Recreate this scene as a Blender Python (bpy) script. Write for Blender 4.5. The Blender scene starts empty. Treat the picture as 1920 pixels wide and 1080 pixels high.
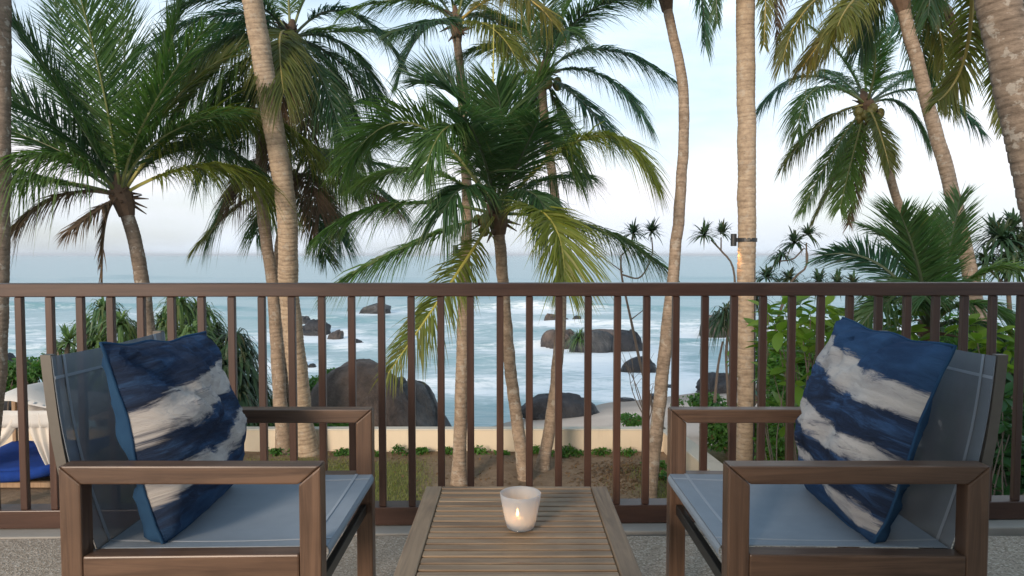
import bpy, bmesh, math, random
import numpy as np
from mathutils import Vector, Matrix

R = math.radians
random.seed(7)
rng = np.random.default_rng(7)
SC = bpy.context.scene
COL = SC.collection

# ------------------------------------------------------------------ camera
F = 1350.0                      # focal length in pixels of the 1920 px wide photograph
CAM = np.array([0.0, 0.0, 1.17])
PITCH = math.atan(62.0 / F)
cam_d = bpy.data.cameras.new('camera')
cam_d.sensor_width = 36.0
cam_d.lens = F / 1920 * 36.0
cam_d.clip_start = 0.05
cam_d.clip_end = 60000
cam = bpy.data.objects.new('camera', cam_d)
COL.objects.link(cam)
cam.location = CAM
cam.rotation_euler = (math.pi / 2 - PITCH, 0, 0)
SC.camera = cam

# ------------------------------------------------------------------ world, sun, exposure
SUN_EL, SUN_AZ = R(17), R(206)        # azimuth clockwise from +Y (the view direction): behind the viewer
w = bpy.data.worlds.new('World'); SC.world = w; w.use_nodes = True
nt = w.node_tree; nt.nodes.clear()
def wn(t, **k):
    n = nt.nodes.new(t)
    for a, b in k.items(): setattr(n, a, b)
    return n
out = wn('ShaderNodeOutputWorld'); bg = wn('ShaderNodeBackground')
sky = wn('ShaderNodeTexSky', sky_type='NISHITA', sun_disc=False)
sky.sun_elevation = SUN_EL; sky.sun_rotation = SUN_AZ
sky.air_density = 1.0; sky.dust_density = 1.5; sky.ozone_density = 1.5
tc = wn('ShaderNodeTexCoord')
mp = wn('ShaderNodeMapping'); mp.inputs['Scale'].default_value = (1.0, 1.0, 3.6)
mp.inputs['Location'].default_value = (0.35, 0.1, 0.0)
nz = wn('ShaderNodeTexNoise'); nz.inputs['Scale'].default_value = 2.3; nz.inputs['Detail'].default_value = 6; nz.inputs['Roughness'].default_value = 0.55
sep = wn('ShaderNodeSeparateXYZ')
cr = wn('ShaderNodeValToRGB'); cr.color_ramp.elements[0].position = 0.36; cr.color_ramp.elements[1].position = 0.66
hz = wn('ShaderNodeMapRange'); hz.inputs['From Min'].default_value = -0.02; hz.inputs['From Max'].default_value = 0.42
hz.inputs['To Min'].default_value = 0.60; hz.inputs['To Max'].default_value = 0.12
mul = wn('ShaderNodeMath', operation='MULTIPLY_ADD'); mul.use_clamp = True
cc = wn('ShaderNodeValToRGB')      # colour of the cloud veil: lavender at the horizon, warm white above, bluish high up
e = cc.color_ramp.elements
e[0].position = 0.0; e[0].color = (5.0, 5.6, 6.3, 1)
e[1].position = 0.40; e[1].color = (5.2, 6.7, 7.8, 1)
x = e.new(0.045); x.color = (5.5, 5.8, 6.4, 1)
x = e.new(0.11); x.color = (6.9, 6.6, 6.85, 1)
x = e.new(0.20); x.color = (6.6, 7.2, 7.8, 1)
mx = wn('ShaderNodeMix', data_type='RGBA')
bg.inputs['Strength'].default_value = 0.115
L = nt.links.new
L(tc.outputs['Generated'], mp.inputs['Vector']); L(mp.outputs['Vector'], nz.inputs['Vector'])
L(tc.outputs['Generated'], sep.inputs[0])
L(sep.outputs['Z'], hz.inputs['Value']); L(sep.outputs['Z'], cc.inputs['Fac'])
L(nz.outputs['Fac'], cr.inputs['Fac'])
L(cr.outputs['Color'], mul.inputs[0]); mul.inputs[1].default_value = 0.75; L(hz.outputs['Result'], mul.inputs[2])
L(mul.outputs[0], mx.inputs['Factor']); L(sky.outputs['Color'], mx.inputs[6]); L(cc.outputs['Color'], mx.inputs[7])
L(mx.outputs[2], bg.inputs['Color']); L(bg.outputs[0], out.inputs[0])

sun_d = bpy.data.lights.new('sun', 'SUN'); sun_d.energy = 2.0; sun_d.angle = R(14); sun_d.color = (1.0, 0.82, 0.66)
sun = bpy.data.objects.new('sun', sun_d); COL.objects.link(sun)
sv = Vector((math.sin(SUN_AZ) * math.cos(SUN_EL), math.cos(SUN_AZ) * math.cos(SUN_EL), math.sin(SUN_EL)))
sun.rotation_euler = sv.to_track_quat('Z', 'Y').to_euler()
SC.view_settings.view_transform = 'Standard'; SC.view_settings.look = 'None'
SC.view_settings.gamma = 1.0; SC.view_settings.exposure = 0.62
SC.view_settings.use_curve_mapping = False
SC.render.engine = 'CYCLES'
SC.cycles.max_bounces = 8; SC.cycles.transparent_max_bounces = 16
SC.cycles.use_denoising = True

# ------------------------------------------------------------------ geometry helpers
def ray(px, py):
    c, s = math.cos(PITCH), math.sin(PITCH)
    u, v = (px - 960.0) / F, (540.0 - py) / F
    return np.array([u, c + s * v, -s + c * v])
def at(px, py, y):                  # the point at distance y along the view axis that lies on that line of sight
    r = ray(px, py); return CAM + r * (y / r[1])
def onz(px, py, z):                 # the point of that line of sight on the level z
    r = ray(px, py); return CAM + r * ((z - CAM[2]) / r[2])

class MB:
    """collects vertices and faces; build() links them as one mesh object"""
    def __init__(s): s.v = []; s.f = []; s.m = []; s.n = 0; s.a = {}
    def add(s, v, f, m=0, **attr):
        v = np.asarray(v, float).reshape(-1, 3)
        for k in f: s.f.append(tuple(int(i) + s.n for i in k)); s.m.append(m)
        s.v.append(v); s.n += len(v)
        for k, a in attr.items():
            s.a.setdefault(k, []).append(np.broadcast_to(np.asarray(a, float), (len(v),)))
        return s
    def box(s, c, d, m=0, rot=None):
        h = np.array(d) / 2
        v = np.array([[i, j, k] for i in (-1, 1) for j in (-1, 1) for k in (-1, 1)], float) * h
        if rot is not None: v = v @ np.array(rot).T
        return s.add(v + np.array(c), [(0,1,3,2),(4,6,7,5),(0,4,5,1),(2,3,7,6),(0,2,6,4),(1,5,7,3)], m)
    def prism(s, pts, y0, y1, m=0):      # pts in (x, z), extruded along y
        n = len(pts)
        v = [(p[0], y0, p[1]) for p in pts] + [(p[0], y1, p[1]) for p in pts]
        f = [tuple(range(n)), tuple(range(2*n-1, n-1, -1))] + [(i, (i+1) % n, (i+1) % n + n, i + n) for i in range(n)]
        return s.add(v, f, m)
    def tube(s, P, rad, k=8, m=0, cap=True, **attr):
        P = np.asarray(P, float); n = len(P)
        rad = np.broadcast_to(np.asarray(rad, float), (n,))
        T = np.gradient(P, axis=0); T /= np.linalg.norm(T, axis=1)[:, None] + 1e-9
        ref = np.array([1.0, 0.13, 0.07]) if abs(T[0][0]) < 0.8 else np.array([0.1, 0.2, 1.0])
        U = np.cross(T, ref); U /= np.linalg.norm(U, axis=1)[:, None] + 1e-9
        V = np.cross(T, U)
        a = np.linspace(0, 2*math.pi, k, endpoint=False)
        v = P[:, None, :] + rad[:, None, None] * (np.cos(a)[None, :, None] * U[:, None, :] + np.sin(a)[None, :, None] * V[:, None, :])
        f = [(i*k+j, i*k+(j+1) % k, (i+1)*k+(j+1) % k, (i+1)*k+j) for i in range(n-1) for j in range(k)]
        if cap: f += [tuple(range(k-1, -1, -1)), tuple(range((n-1)*k, n*k))]
        return s.add(v.reshape(-1, 3), f, m, **attr)
    def lathe(s, prof, k=32, c=(0,0,0), m=0):    # prof: (r, z)
        n = len(prof); a = np.linspace(0, 2*math.pi, k, endpoint=False)
        v = [(c[0] + r*math.cos(t), c[1] + r*math.sin(t), c[2] + z) for r, z in prof for t in a]
        f = [(i*k+j, i*k+(j+1) % k, (i+1)*k+(j+1) % k, (i+1)*k+j) for i in range(n-1) for j in range(k)]
        return s.add(v, f, m)
    def mesh(s, name, bevel=0, smooth=False, seg=2, recalc=True):
        me = bpy.data.meshes.new(name)
        v = np.concatenate(s.v) if s.v else np.zeros((0, 3))
        me.from_pydata(v.tolist(), [], s.f)
        me.polygons.foreach_set('material_index', s.m)
        for k, a in s.a.items():
            arr = np.concatenate(a)
            if len(arr) == len(v):
                at_ = me.attributes.new(k, 'FLOAT', 'POINT'); at_.data.foreach_set('value', arr)
        if bevel or recalc:
            bm = bmesh.new(); bm.from_mesh(me)
            if recalc: bmesh.ops.recalc_face_normals(bm, faces=bm.faces)
            if bevel: bmesh.ops.bevel(bm, geom=list(bm.edges), offset=bevel, segments=seg, affect='EDGES', profile=0.5, clamp_overlap=True)
            bm.to_mesh(me); bm.free()
        if smooth: me.polygons.foreach_set('use_smooth', [True] * len(me.polygons))
        me.update(); return me

def link(name, me, mats, parent=None, loc=None):
    o = bpy.data.objects.new(name, me); COL.objects.link(o)
    if me is not None and mats:
        for m in (mats if isinstance(mats, (list, tuple)) else [mats]):
            if len(me.materials) < 8 and m is not None and m.name not in [q.name for q in me.materials if q]: me.materials.append(m)
    if parent is not None: o.parent = parent
    if loc is not None: o.location = loc
    return o
def part(name, mb, mats, parent=None, bevel=0, smooth=False, recalc=True, loc=None, seg=2):
    """world-space geometry in mb; the object sits in its parent's frame"""
    off = Vector((0, 0, 0)); p = parent
    while p is not None: off += p.location; p = p.parent
    if loc is not None: off = Vector(loc)
    me = mb.mesh(name, bevel, smooth, seg, recalc)
    if off.length > 0: me.transform(Matrix.Translation(-off))
    o = link(name, me, mats, parent)
    if loc is not None and parent is None: o.location = loc
    return o
def tag(o, label=None, cat=None, group=None, kind=None):
    if label: o['label'] = label
    if cat: o['category'] = cat
    if group: o['group'] = group
    if kind: o['kind'] = kind
    return o
def thing(name, label, cat, loc, group=None):
    o = bpy.data.objects.new(name, None); COL.objects.link(o); o.location = Vector([float(q) for q in loc]); o.empty_display_size = 0.2
    return tag(o, label, cat, group)

def vnoise(p, seed=0):                      # value noise, p (n,3) -> -1..1
    p = np.asarray(p, float); i = np.floor(p).astype(np.int64); f = p - i; f = f*f*(3-2*f)
    def h(a):
        q = (a[:, 0]*374761393 + a[:, 1]*668265263 + a[:, 2]*2147483647 + seed*974711) & 0xffffffff
        q = ((q ^ (q >> 13)) * 1274126177) & 0xffffffff
        return ((q ^ (q >> 16)) & 0xffff) / 32767.5 - 1
    r = 0
    for dx in (0, 1):
        for dy in (0, 1):
            for dz in (0, 1):
                wgt = (f[:, 0] if dx else 1-f[:, 0]) * (f[:, 1] if dy else 1-f[:, 1]) * (f[:, 2] if dz else 1-f[:, 2])
                r = r + wgt * h(i + np.array([dx, dy, dz]))
    return r
def fbm(p, o=4, seed=0):
    r = 0; a = 1.0; p = np.asarray(p, float)
    for k in range(o): r = r + a * vnoise(p * 2**k + 17.3*k, seed + k); a *= 0.5
    return r / 1.6
def unit(v): v = np.asarray(v, float); return v / (np.linalg.norm(v) + 1e-12)
def spline(pts, n):                         # Catmull-Rom through pts
    P = np.asarray(pts, float); P = np.vstack([2*P[0]-P[1], P, 2*P[-1]-P[-2]]); m = len(P) - 3
    o = []
    for t in np.linspace(0, m, n):
        i = min(int(t), m-1); u = t - i; a, b, c, d = P[i:i+4]
        o.append(0.5*((2*b) + (-a+c)*u + (2*a-5*b+4*c-d)*u*u + (-a+3*b-3*c+d)*u**3))
    return np.array(o)

# ------------------------------------------------------------------ materials
class Mat:
    def __init__(s, name):
        s.m = bpy.data.materials.new(name); s.m.use_nodes = True; s.t = s.m.node_tree; s.t.nodes.clear()
        s.out = s.n('ShaderNodeOutputMaterial'); s.b = s.n('ShaderNodeBsdfPrincipled'); s.l(s.b.outputs[0], s.out.inputs[0])
    def n(s, t, **k):
        x = s.t.nodes.new(t)
        for a, b in k.items(): setattr(x, a, b)
        return x
    def l(s, a, b): s.t.links.new(a, b)
    def co(s, scale=(1,1,1), kind='Object', rot=(0,0,0)):
        c = s.n('ShaderNodeTexCoord'); m = s.n('ShaderNodeMapping'); m.inputs['Scale'].default_value = scale; m.inputs['Rotation'].default_value = rot
        s.l(c.outputs[kind], m.inputs[0]); return m.outputs[0]
    def world(s, scale=(1,1,1)):
        c = s.n('ShaderNodeNewGeometry'); m = s.n('ShaderNodeMapping'); m.inputs['Scale'].default_value = scale
        s.l(c.outputs['Position'], m.inputs[0]); return m.outputs[0]
    def noise(s, vec, scale, detail=4, rough=0.55, dist=0.0):
        x = s.n('ShaderNodeTexNoise'); x.inputs['Scale'].default_value = scale; x.inputs['Detail'].default_value = detail
        x.inputs['Roughness'].default_value = rough; x.inputs['Distortion'].default_value = dist; s.l(vec, x.inputs['Vector']); return x.outputs['Fac']
    def ramp(s, fac, stops, interp='LINEAR'):
        x = s.n('ShaderNodeValToRGB'); e = x.color_ramp.elements; x.color_ramp.interpolation = interp
        while len(e) < len(stops): e.new(0.5)
        for k, (p, c) in zip(e, stops): k.position = p; k.color = tuple(c) + (1,) if len(c) == 3 else c
        s.l(fac, x.inputs[0]); return x.outputs[0]
    def mix(s, fac, a, b, mode='MIX'):
        x = s.n('ShaderNodeMix', data_type='RGBA', blend_type=mode)
        for i, v in ((0, fac), (6, a), (7, b)):
            if isinstance(v, (int, float)): x.inputs[i].default_value = v
            elif isinstance(v, tuple): x.inputs[i].default_value = v + (1,) if len(v) == 3 else v
            else: s.l(v, x.inputs[i])
        return x.outputs[2]
    def math(s, op, a, b=None, c=None, clamp=False):
        x = s.n('ShaderNodeMath', operation=op); x.use_clamp = clamp
        for i, v in enumerate((a, b, c)):
            if v is None: continue
            if isinstance(v, (int, float)): x.inputs[i].default_value = v
            else: s.l(v, x.inputs[i])
        return x.outputs[0]
    def bump(s, h, strength=0.3, dist=0.01):
        x = s.n('ShaderNodeBump'); x.inputs['Strength'].default_value = strength; x.inputs['Distance'].default_value = dist
        s.l(h, x.inputs['Height']); s.l(x.outputs[0], s.b.inputs['Normal']); return x.outputs[0]
    def rand(s): return s.n('ShaderNodeObjectInfo').outputs['Random']
    def attr(s, nm): x = s.n('ShaderNodeAttribute'); x.attribute_name = nm; return x.outputs['Fac']
    def col(s, c): s.l(c, s.b.inputs['Base Color']) if not isinstance(c, tuple) else setattr(s.b.inputs['Base Color'], 'default_value', c + (1,))
    def rough(s, r): s.b.inputs['Roughness'].default_value = r
    def spec(s, r): s.b.inputs['Specular IOR Level'].default_value = r

def wood(name, dark, light, axis, rough=0.5, grain=1.0, spots=0.0, vary=0.35):
    M = Mat(name); sc = [38.0, 38.0, 38.0]; sc[axis] = 2.2
    v = M.co(tuple(sc))
    rnd = M.rand(); add = M.n('ShaderNodeVectorMath', operation='ADD'); M.l(v, add.inputs[0])
    cmb = M.n('ShaderNodeCombineXYZ'); k = M.math('MULTIPLY', rnd, 57.0)
    for i in range(3): M.l(k, cmb.inputs[i])
    M.l(cmb.outputs[0], add.inputs[1]); v = add.outputs[0]
    g = M.noise(v, 1.0, 6, 0.62, 1.2)
    big = M.noise(v, 0.16, 3)
    f = M.math('ADD', M.math('MULTIPLY', g, 0.62), M.math('MULTIPLY', big, 0.42))
    c = M.ramp(f, [(0.38, dark), (0.64, light)])
    c = M.mix(M.math('MULTIPLY_ADD', rnd, vary, 0.0), c, tuple(x*0.62 for x in dark))
    if spots:
        sp = M.noise(M.co((9, 9, 9)), 1.0, 2)
        c = M.mix(M.math('MULTIPLY', M.ramp(sp, [(0.52, (0,0,0)), (0.75, (1,1,1))]), spots), c, tuple(x*0.5 for x in dark))
    M.col(c); M.rough(rough); M.bump(g, 0.25*grain, 0.0015); return M.m

# the railing is stained brown; the chairs oiled teak; the table weathered teak
WOOD_RAIL = [wood('rail_wood_%d' % a, (0.052, 0.025, 0.018), (0.098, 0.049, 0.033), a, 0.36, 0.5, vary=0.45) for a in range(3)]
WOOD_CHAIR = [wood('chair_teak_%d' % a, (0.056, 0.032, 0.021), (0.160, 0.096, 0.062), a, 0.36, 0.8, 0.25, vary=0.1) for a in range(3)]
WOOD_TABLE = [wood('table_teak_%d' % a, (0.135, 0.086, 0.050), (0.35, 0.245, 0.152), a, 0.48, 1.0, 0.3, vary=0.30) for a in range(3)]
WOOD_POST = wood('post_wood', (0.25, 0.15, 0.08), (0.42, 0.28, 0.16), 2, 0.6)

def simple(name, c, rough=0.5, metal=0.0, nscale=0, namt=0.25, bump=0):
    M = Mat(name); M.rough(rough); M.b.inputs['Metallic'].default_value = metal
    if nscale:
        f = M.noise(M.co(), nscale, 5)
        M.col(M.mix(f, tuple(x*(1-namt) for x in c), tuple(min(1, x*(1+namt)) for x in c)))
        if bump: M.bump(f, bump, 0.01)
    else: M.col(c)
    return M.m
METAL_DARK = simple('dark_metal', (0.035, 0.037, 0.036), 0.35, 0.6, 30, 0.2)
METAL_TAUPE = simple('taupe_metal', (0.12, 0.11, 0.095), 0.45, 0.3, 40, 0.15)
BLACK = simple('lamp_black', (0.02, 0.021, 0.023), 0.4)

def sling(name, c, alpha):
    M = Mat(name); v = M.co((1, 1, 1))
    wv = M.n('ShaderNodeTexChecker'); wv.inputs['Scale'].default_value = 900
    M.l(v, wv.inputs['Vector'])
    cl = M.mix(M.noise(v, 14, 4), tuple(x*0.86 for x in c), tuple(x*1.14 for x in c))
    cl = M.mix(0.25, cl, M.mix(wv.outputs['Fac'], tuple(x*0.7 for x in c), tuple(x*1.3 for x in c)))
    M.col(cl); M.rough(0.9); M.spec(0.12)
    tr = M.n('ShaderNodeBsdfTransparent'); mxs = M.n('ShaderNodeMixShader'); mxs.inputs[0].default_value = alpha
    M.l(tr.outputs[0], mxs.inputs[1]); M.l(M.b.outputs[0], mxs.inputs[2]); M.l(mxs.outputs[0], M.out.inputs[0])
    return M.m
SLING = sling('sling_mesh', (0.23, 0.26, 0.295), 0.73)
SLING_SEAT = sling('sling_mesh_seat', (0.26, 0.305, 0.355), 0.93)
HEM = sling('sling_seam', (0.33, 0.37, 0.42), 0.95)

def cushion_mat(name, stops, seed, tilt, blu):
    M = Mat(name); uv = M.n('ShaderNodeAttribute'); uv.attribute_name = 'cu'; vv = M.n('ShaderNodeAttribute'); vv.attribute_name = 'cv'
    cmb = M.n('ShaderNodeCombineXYZ'); M.l(uv.outputs['Fac'], cmb.inputs[0]); M.l(vv.outputs['Fac'], cmb.inputs[1]); cmb.inputs[2].default_value = seed
    def mapped(sc):
        m = M.n('ShaderNodeMapping'); m.inputs['Scale'].default_value = sc; M.l(cmb.outputs[0], m.inputs[0]); return m.outputs[0]
    big = M.noise(mapped((1.1, 1.6, 1)), 1.6, 2)
    fine = M.noise(mapped((5, 16, 1)), 1.0, 6, 0.7, 0.6)
    streak = M.noise(mapped((3.2, 12, 1)), 1.0, 6, 0.72, 0.8)
    v = M.math('ADD', vv.outputs['Fac'], M.math('MULTIPLY', uv.outputs['Fac'], tilt))
    v = M.math('ADD', v, M.math('MULTIPLY_ADD', big, 0.22, -0.11))
    v = M.math('ADD', v, M.math('MULTIPLY_ADD', fine, 0.16, -0.08))
    navy = M.ramp(streak, [(0.32, (0.014, 0.019, 0.034)), (0.50, (0.020, 0.034, 0.070)), (0.62, blu), (0.78, tuple(0.6*q+0.09 for q in blu))])
    pale = M.ramp(M.noise(mapped((3, 9, 1)), 2.0, 4), [(0.3, (0.33, 0.315, 0.31)), (0.7, (0.52, 0.49, 0.46))])
    blue = M.ramp(M.noise(mapped((4, 9, 1)), 1.4, 4), [(0.35, (0.018, 0.042, 0.095)), (0.7, (0.034, 0.085, 0.18))])
    mask = M.ramp(v, [(p, (a, a, a)) for p, a, b in stops], 'LINEAR')
    mb = M.ramp(v, [(p, (b, b, b)) for p, a, b in stops], 'LINEAR')
    brk = M.ramp(M.noise(mapped((4, 15, 1)), 1.0, 6, 0.75, 0.8), [(0.34, (0.35,)*3), (0.45, (0.97,)*3)])
    mask = M.math('MULTIPLY', mask, brk)
    c = M.mix(mb, navy, blue); c = M.mix(mask, c, pale)
    M.col(c); M.rough(0.9); M.spec(0.15)
    weave = M.noise(mapped((260, 260, 1)), 1.0, 2)
    crease = M.noise(mapped((6, 11, 1)), 1.0, 5, 0.62, 2.0)
    M.bump(M.math('ADD', M.math('MULTIPLY', weave, 0.12), crease), 0.6, 0.014); return M.m
def bands(*bs):        # (v0, v1, 'pale'|'blue'|'navy') from bottom to top
    st = []
    for a, b, k in bs:
        A, B = (1.0 if k == 'pale' else 0.0), (1.0 if k == 'blue' else 0.0)
        st += [(a + 0.012, A, B), (b - 0.012, A, B)]
    return st
CUSH_L = cushion_mat('painted_cotton_a', bands((0, .10, 'blue'), (.10, .22, 'navy'), (.22, .33, 'pale'), (.33, .50, 'navy'), (.50, .68, 'pale'), (.68, 1, 'navy')), 2.0, -0.16, (0.030, 0.066, 0.14))
CUSH_R = cushion_mat('painted_cotton_b', bands((0, .10, 'blue'), (.10, .16, 'pale'), (.16, .28, 'navy'), (.28, .40, 'pale'), (.40, .62, 'navy'), (.62, .76, 'pale'), (.76, 1, 'blue')), 5.3, -0.14, (0.036, 0.080, 0.175))
def cotton(name, a, b):
    M = Mat(name); v = M.co((1, 1, 1)); f = M.noise(v, 9, 5, 0.6, 0.5)
    M.col(M.mix(f, a, b)); M.rough(0.92); M.spec(0.12); M.bump(f, 0.35, 0.008); return M.m
CUSH_BACK = cotton('blue_cotton', (0.012, 0.036, 0.082), (0.028, 0.078, 0.155))
MATTRESS = cotton('royal_blue_canvas', (0.008, 0.028, 0.14), (0.016, 0.055, 0.26))

def pebble_wash():
    M = Mat('pebble_wash'); v = M.world((1, 1, 1))
    vo = M.n('ShaderNodeTexVoronoi'); vo.inputs['Scale'].default_value = 150; M.l(v, vo.inputs['Vector'])
    c = M.ramp(M.n('ShaderNodeSeparateColor').outputs[0], [(0, (0.1, 0.1, 0.1)), (1, (0.4, 0.4, 0.4))])
    sc = M.n('ShaderNodeSeparateColor'); M.l(vo.outputs['Color'], sc.inputs[0])
    c = M.ramp(sc.outputs[0], [(0.0, (0.20, 0.155, 0.11)), (0.45, (0.33, 0.265, 0.20)), (0.8, (0.41, 0.335, 0.26)), (1.0, (0.52, 0.45, 0.37))])
    st = M.noise(v, 2.2, 5)
    c = M.mix(M.math('MULTIPLY', M.ramp(st, [(0.45, (0,0,0)), (0.7, (1,1,1))]), 0.35), c, (0.17, 0.15, 0.13))
    M.col(c); M.rough(0.85); M.bump(vo.outputs['Distance'], 0.6, 0.004); return M.m
PEBBLE = pebble_wash()
CONCRETE = simple('grey_concrete', (0.31, 0.285, 0.25), 0.85, 0, 7, 0.22, 0.2)
def plaster(name, c, st):
    M = Mat(name); v = M.world((1, 1, 1)); f = M.noise(v, 0.9, 6, 0.65); g = M.noise(v, 60, 3)
    k = M.world((2.5, 2.5, 0.5)); d = M.noise(k, 1.4, 5, 0.7)
    cl = M.mix(f, tuple(x*0.88 for x in c), tuple(min(1, x*1.08) for x in c))
    cl = M.mix(M.math('MULTIPLY', M.ramp(d, [(0.52, (0,0,0)), (0.78, (1,1,1))]), 0.4), cl, st)
    M.col(cl); M.rough(0.9); M.bump(g, 0.25, 0.004); return M.m
WALL_CREAM = plaster('cream_plaster', (0.66, 0.56, 0.42), (0.40, 0.33, 0.24))
COPING = plaster('coping_plaster', (0.60, 0.55, 0.46), (0.30, 0.27, 0.22))
WALL_WHITE = plaster('white_plaster', (0.70, 0.68, 0.64), (0.5, 0.48, 0.44))

def soil():
    M = Mat('garden_soil'); v = M.world((1, 1, 1))
    a = M.noise(v, 0.9, 6, 0.65); b = M.noise(v, 9, 5, 0.7); c = M.noise(v, 55, 3)
    cl = M.ramp(a, [(0.3, (0.17, 0.115, 0.075)), (0.55, (0.27, 0.19, 0.125)), (0.75, (0.35, 0.26, 0.18))])
    cl = M.mix(0.35, cl, M.ramp(b, [(0.3, (0.08, 0.052, 0.033)), (0.7, (0.30, 0.22, 0.15))]))
    gm = M.attr('grass'); gg = M.ramp(b, [(0.3, (0.10, 0.115, 0.035)), (0.7, (0.21, 0.21, 0.08))])
    cl = M.mix(M.math('MULTIPLY', gm, 0.85), cl, gg)
    M.col(cl); M.rough(0.95); M.spec(0.1); M.bump(M.math('ADD', M.math('MULTIPLY', b, 0.8), M.math('MULTIPLY', c, 0.3)), 0.7, 0.05); return M.m
SOIL = soil()
def sand():
    M = Mat('beach_sand'); v = M.world((1, 1, 1)); a = M.noise(v, 0.5, 5); b = M.noise(v, 14, 4)
    cl = M.ramp(a, [(0.3, (0.50, 0.375, 0.29)), (0.7, (0.62, 0.49, 0.39))])
    cl = M.mix(M.attr('wet'), cl, (0.30, 0.24, 0.195))
    M.col(cl); M.rough(0.85); M.bump(b, 0.4, 0.03); return M.m
SAND = sand()
def rockmat(name, a, b, c):
    M = Mat(name); v = M.co((1, 1, 1)); f = M.noise(v, 1.1, 7, 0.65); g = M.noise(v, 7, 5, 0.65)
    k = M.co((2.2, 2.2, 0.35)); s_ = M.noise(k, 1.0, 5, 0.65, 0.6)
    cl = M.ramp(f, [(0.3, a), (0.55, b), (0.75, c)])
    cl = M.mix(M.math('MULTIPLY', M.ramp(s_, [(0.42, (0,0,0)), (0.68, (1,1,1))]), 0.65), cl, tuple(x*0.42 for x in a))
    gp_ = M.n('ShaderNodeNewGeometry'); sx_ = M.n('ShaderNodeSeparateXYZ'); M.l(gp_.outputs['Position'], sx_.inputs[0])
    wet = M.n('ShaderNodeMapRange'); wet.inputs['From Min'].default_value = -4.75; wet.inputs['From Max'].default_value = -5.15; M.l(M.math('ADD', sx_.outputs['Z'], M.math('MULTIPLY_ADD', g, 0.6, -0.3)), wet.inputs['Value'])
    cl = M.mix(M.math('MULTIPLY', wet.outputs[0], 0.62), cl, (0.018, 0.018, 0.019))
    rr_ = M.math('MULTIPLY_ADD', wet.outputs[0], -0.4, 0.78); M.l(rr_, M.b.inputs['Roughness'])
    M.col(cl); M.spec(0.35); M.bump(M.math('ADD', f, M.math('MULTIPLY', g, 0.6)), 0.9, 0.16); return M.m
ROCK_BROWN = rockmat('boulder_granite_brown', (0.075, 0.058, 0.050), (0.140, 0.106, 0.089), (0.22, 0.168, 0.14))
ROCK_GREY = rockmat('boulder_granite_grey', (0.045, 0.047, 0.052), (0.10, 0.10, 0.10), (0.19, 0.175, 0.165))
ROCK_DARK = rockmat('boulder_wet_dark', (0.022, 0.024, 0.029), (0.045, 0.046, 0.052), (0.085, 0.083, 0.084))

def bark(name, a, b, c, lichen):
    M = Mat(name)
    al = M.n('ShaderNodeAttribute'); al.attribute_name = 'along'; ring = M.attr('ring')
    v = M.co((1, 1, 1)); n1 = M.noise(v, 7.0, 6, 0.72); n2 = M.noise(M.co((9, 9, 40)), 1.0, 5, 0.7); n3 = M.noise(M.co((1, 1, 0.5)), 1.2, 4)
    cl = M.ramp(n1, [(0.3, a), (0.52, b), (0.72, c)])
    cl = M.mix(M.math('MULTIPLY', M.ramp(n2, [(0.5, (0,0,0)), (0.68, (1,1,1))]), 0.55), cl, tuple(x*0.4 for x in a))
    cl = M.mix(M.math('MULTIPLY', ring, 0.30), cl, tuple(x*0.5 for x in a))
    li = M.noise(v, 8, 5, 0.66); li = M.math('MULTIPLY', M.ramp(li, [(0.56, (0,0,0)), (0.61, (1,1,1))]), lichen)
    cl = M.mix(li, cl, (0.46, 0.43, 0.37))
    cl = M.mix(M.math('MULTIPLY', M.rand(), 0.18), cl, tuple(x*0.6 for x in b))
    M.col(cl); M.rough(0.88); M.spec(0.2); M.bump(M.math('ADD', n2, n1), 0.55, 0.02); return M.m
BARK = bark('palm_bark', (0.19, 0.138, 0.098), (0.32, 0.24, 0.172), (0.43, 0.33, 0.245), 0.45)
BARK_PALE = bark('palm_bark_pale', (0.27, 0.20, 0.14), (0.41, 0.31, 0.215), (0.51, 0.40, 0.285), 0.3)
BARK_DARK = bark('palm_bark_dark', (0.135, 0.102, 0.077), (0.22, 0.168, 0.125), (0.31, 0.24, 0.18), 0.5)
TWIG = simple('twig_bark', (0.13, 0.10, 0.078), 0.9, 0, 12, 0.35, 0.3)
FIBRE = simple('palm_fibre', (0.11, 0.068, 0.042), 0.95, 0, 14, 0.5, 0.5)

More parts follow.
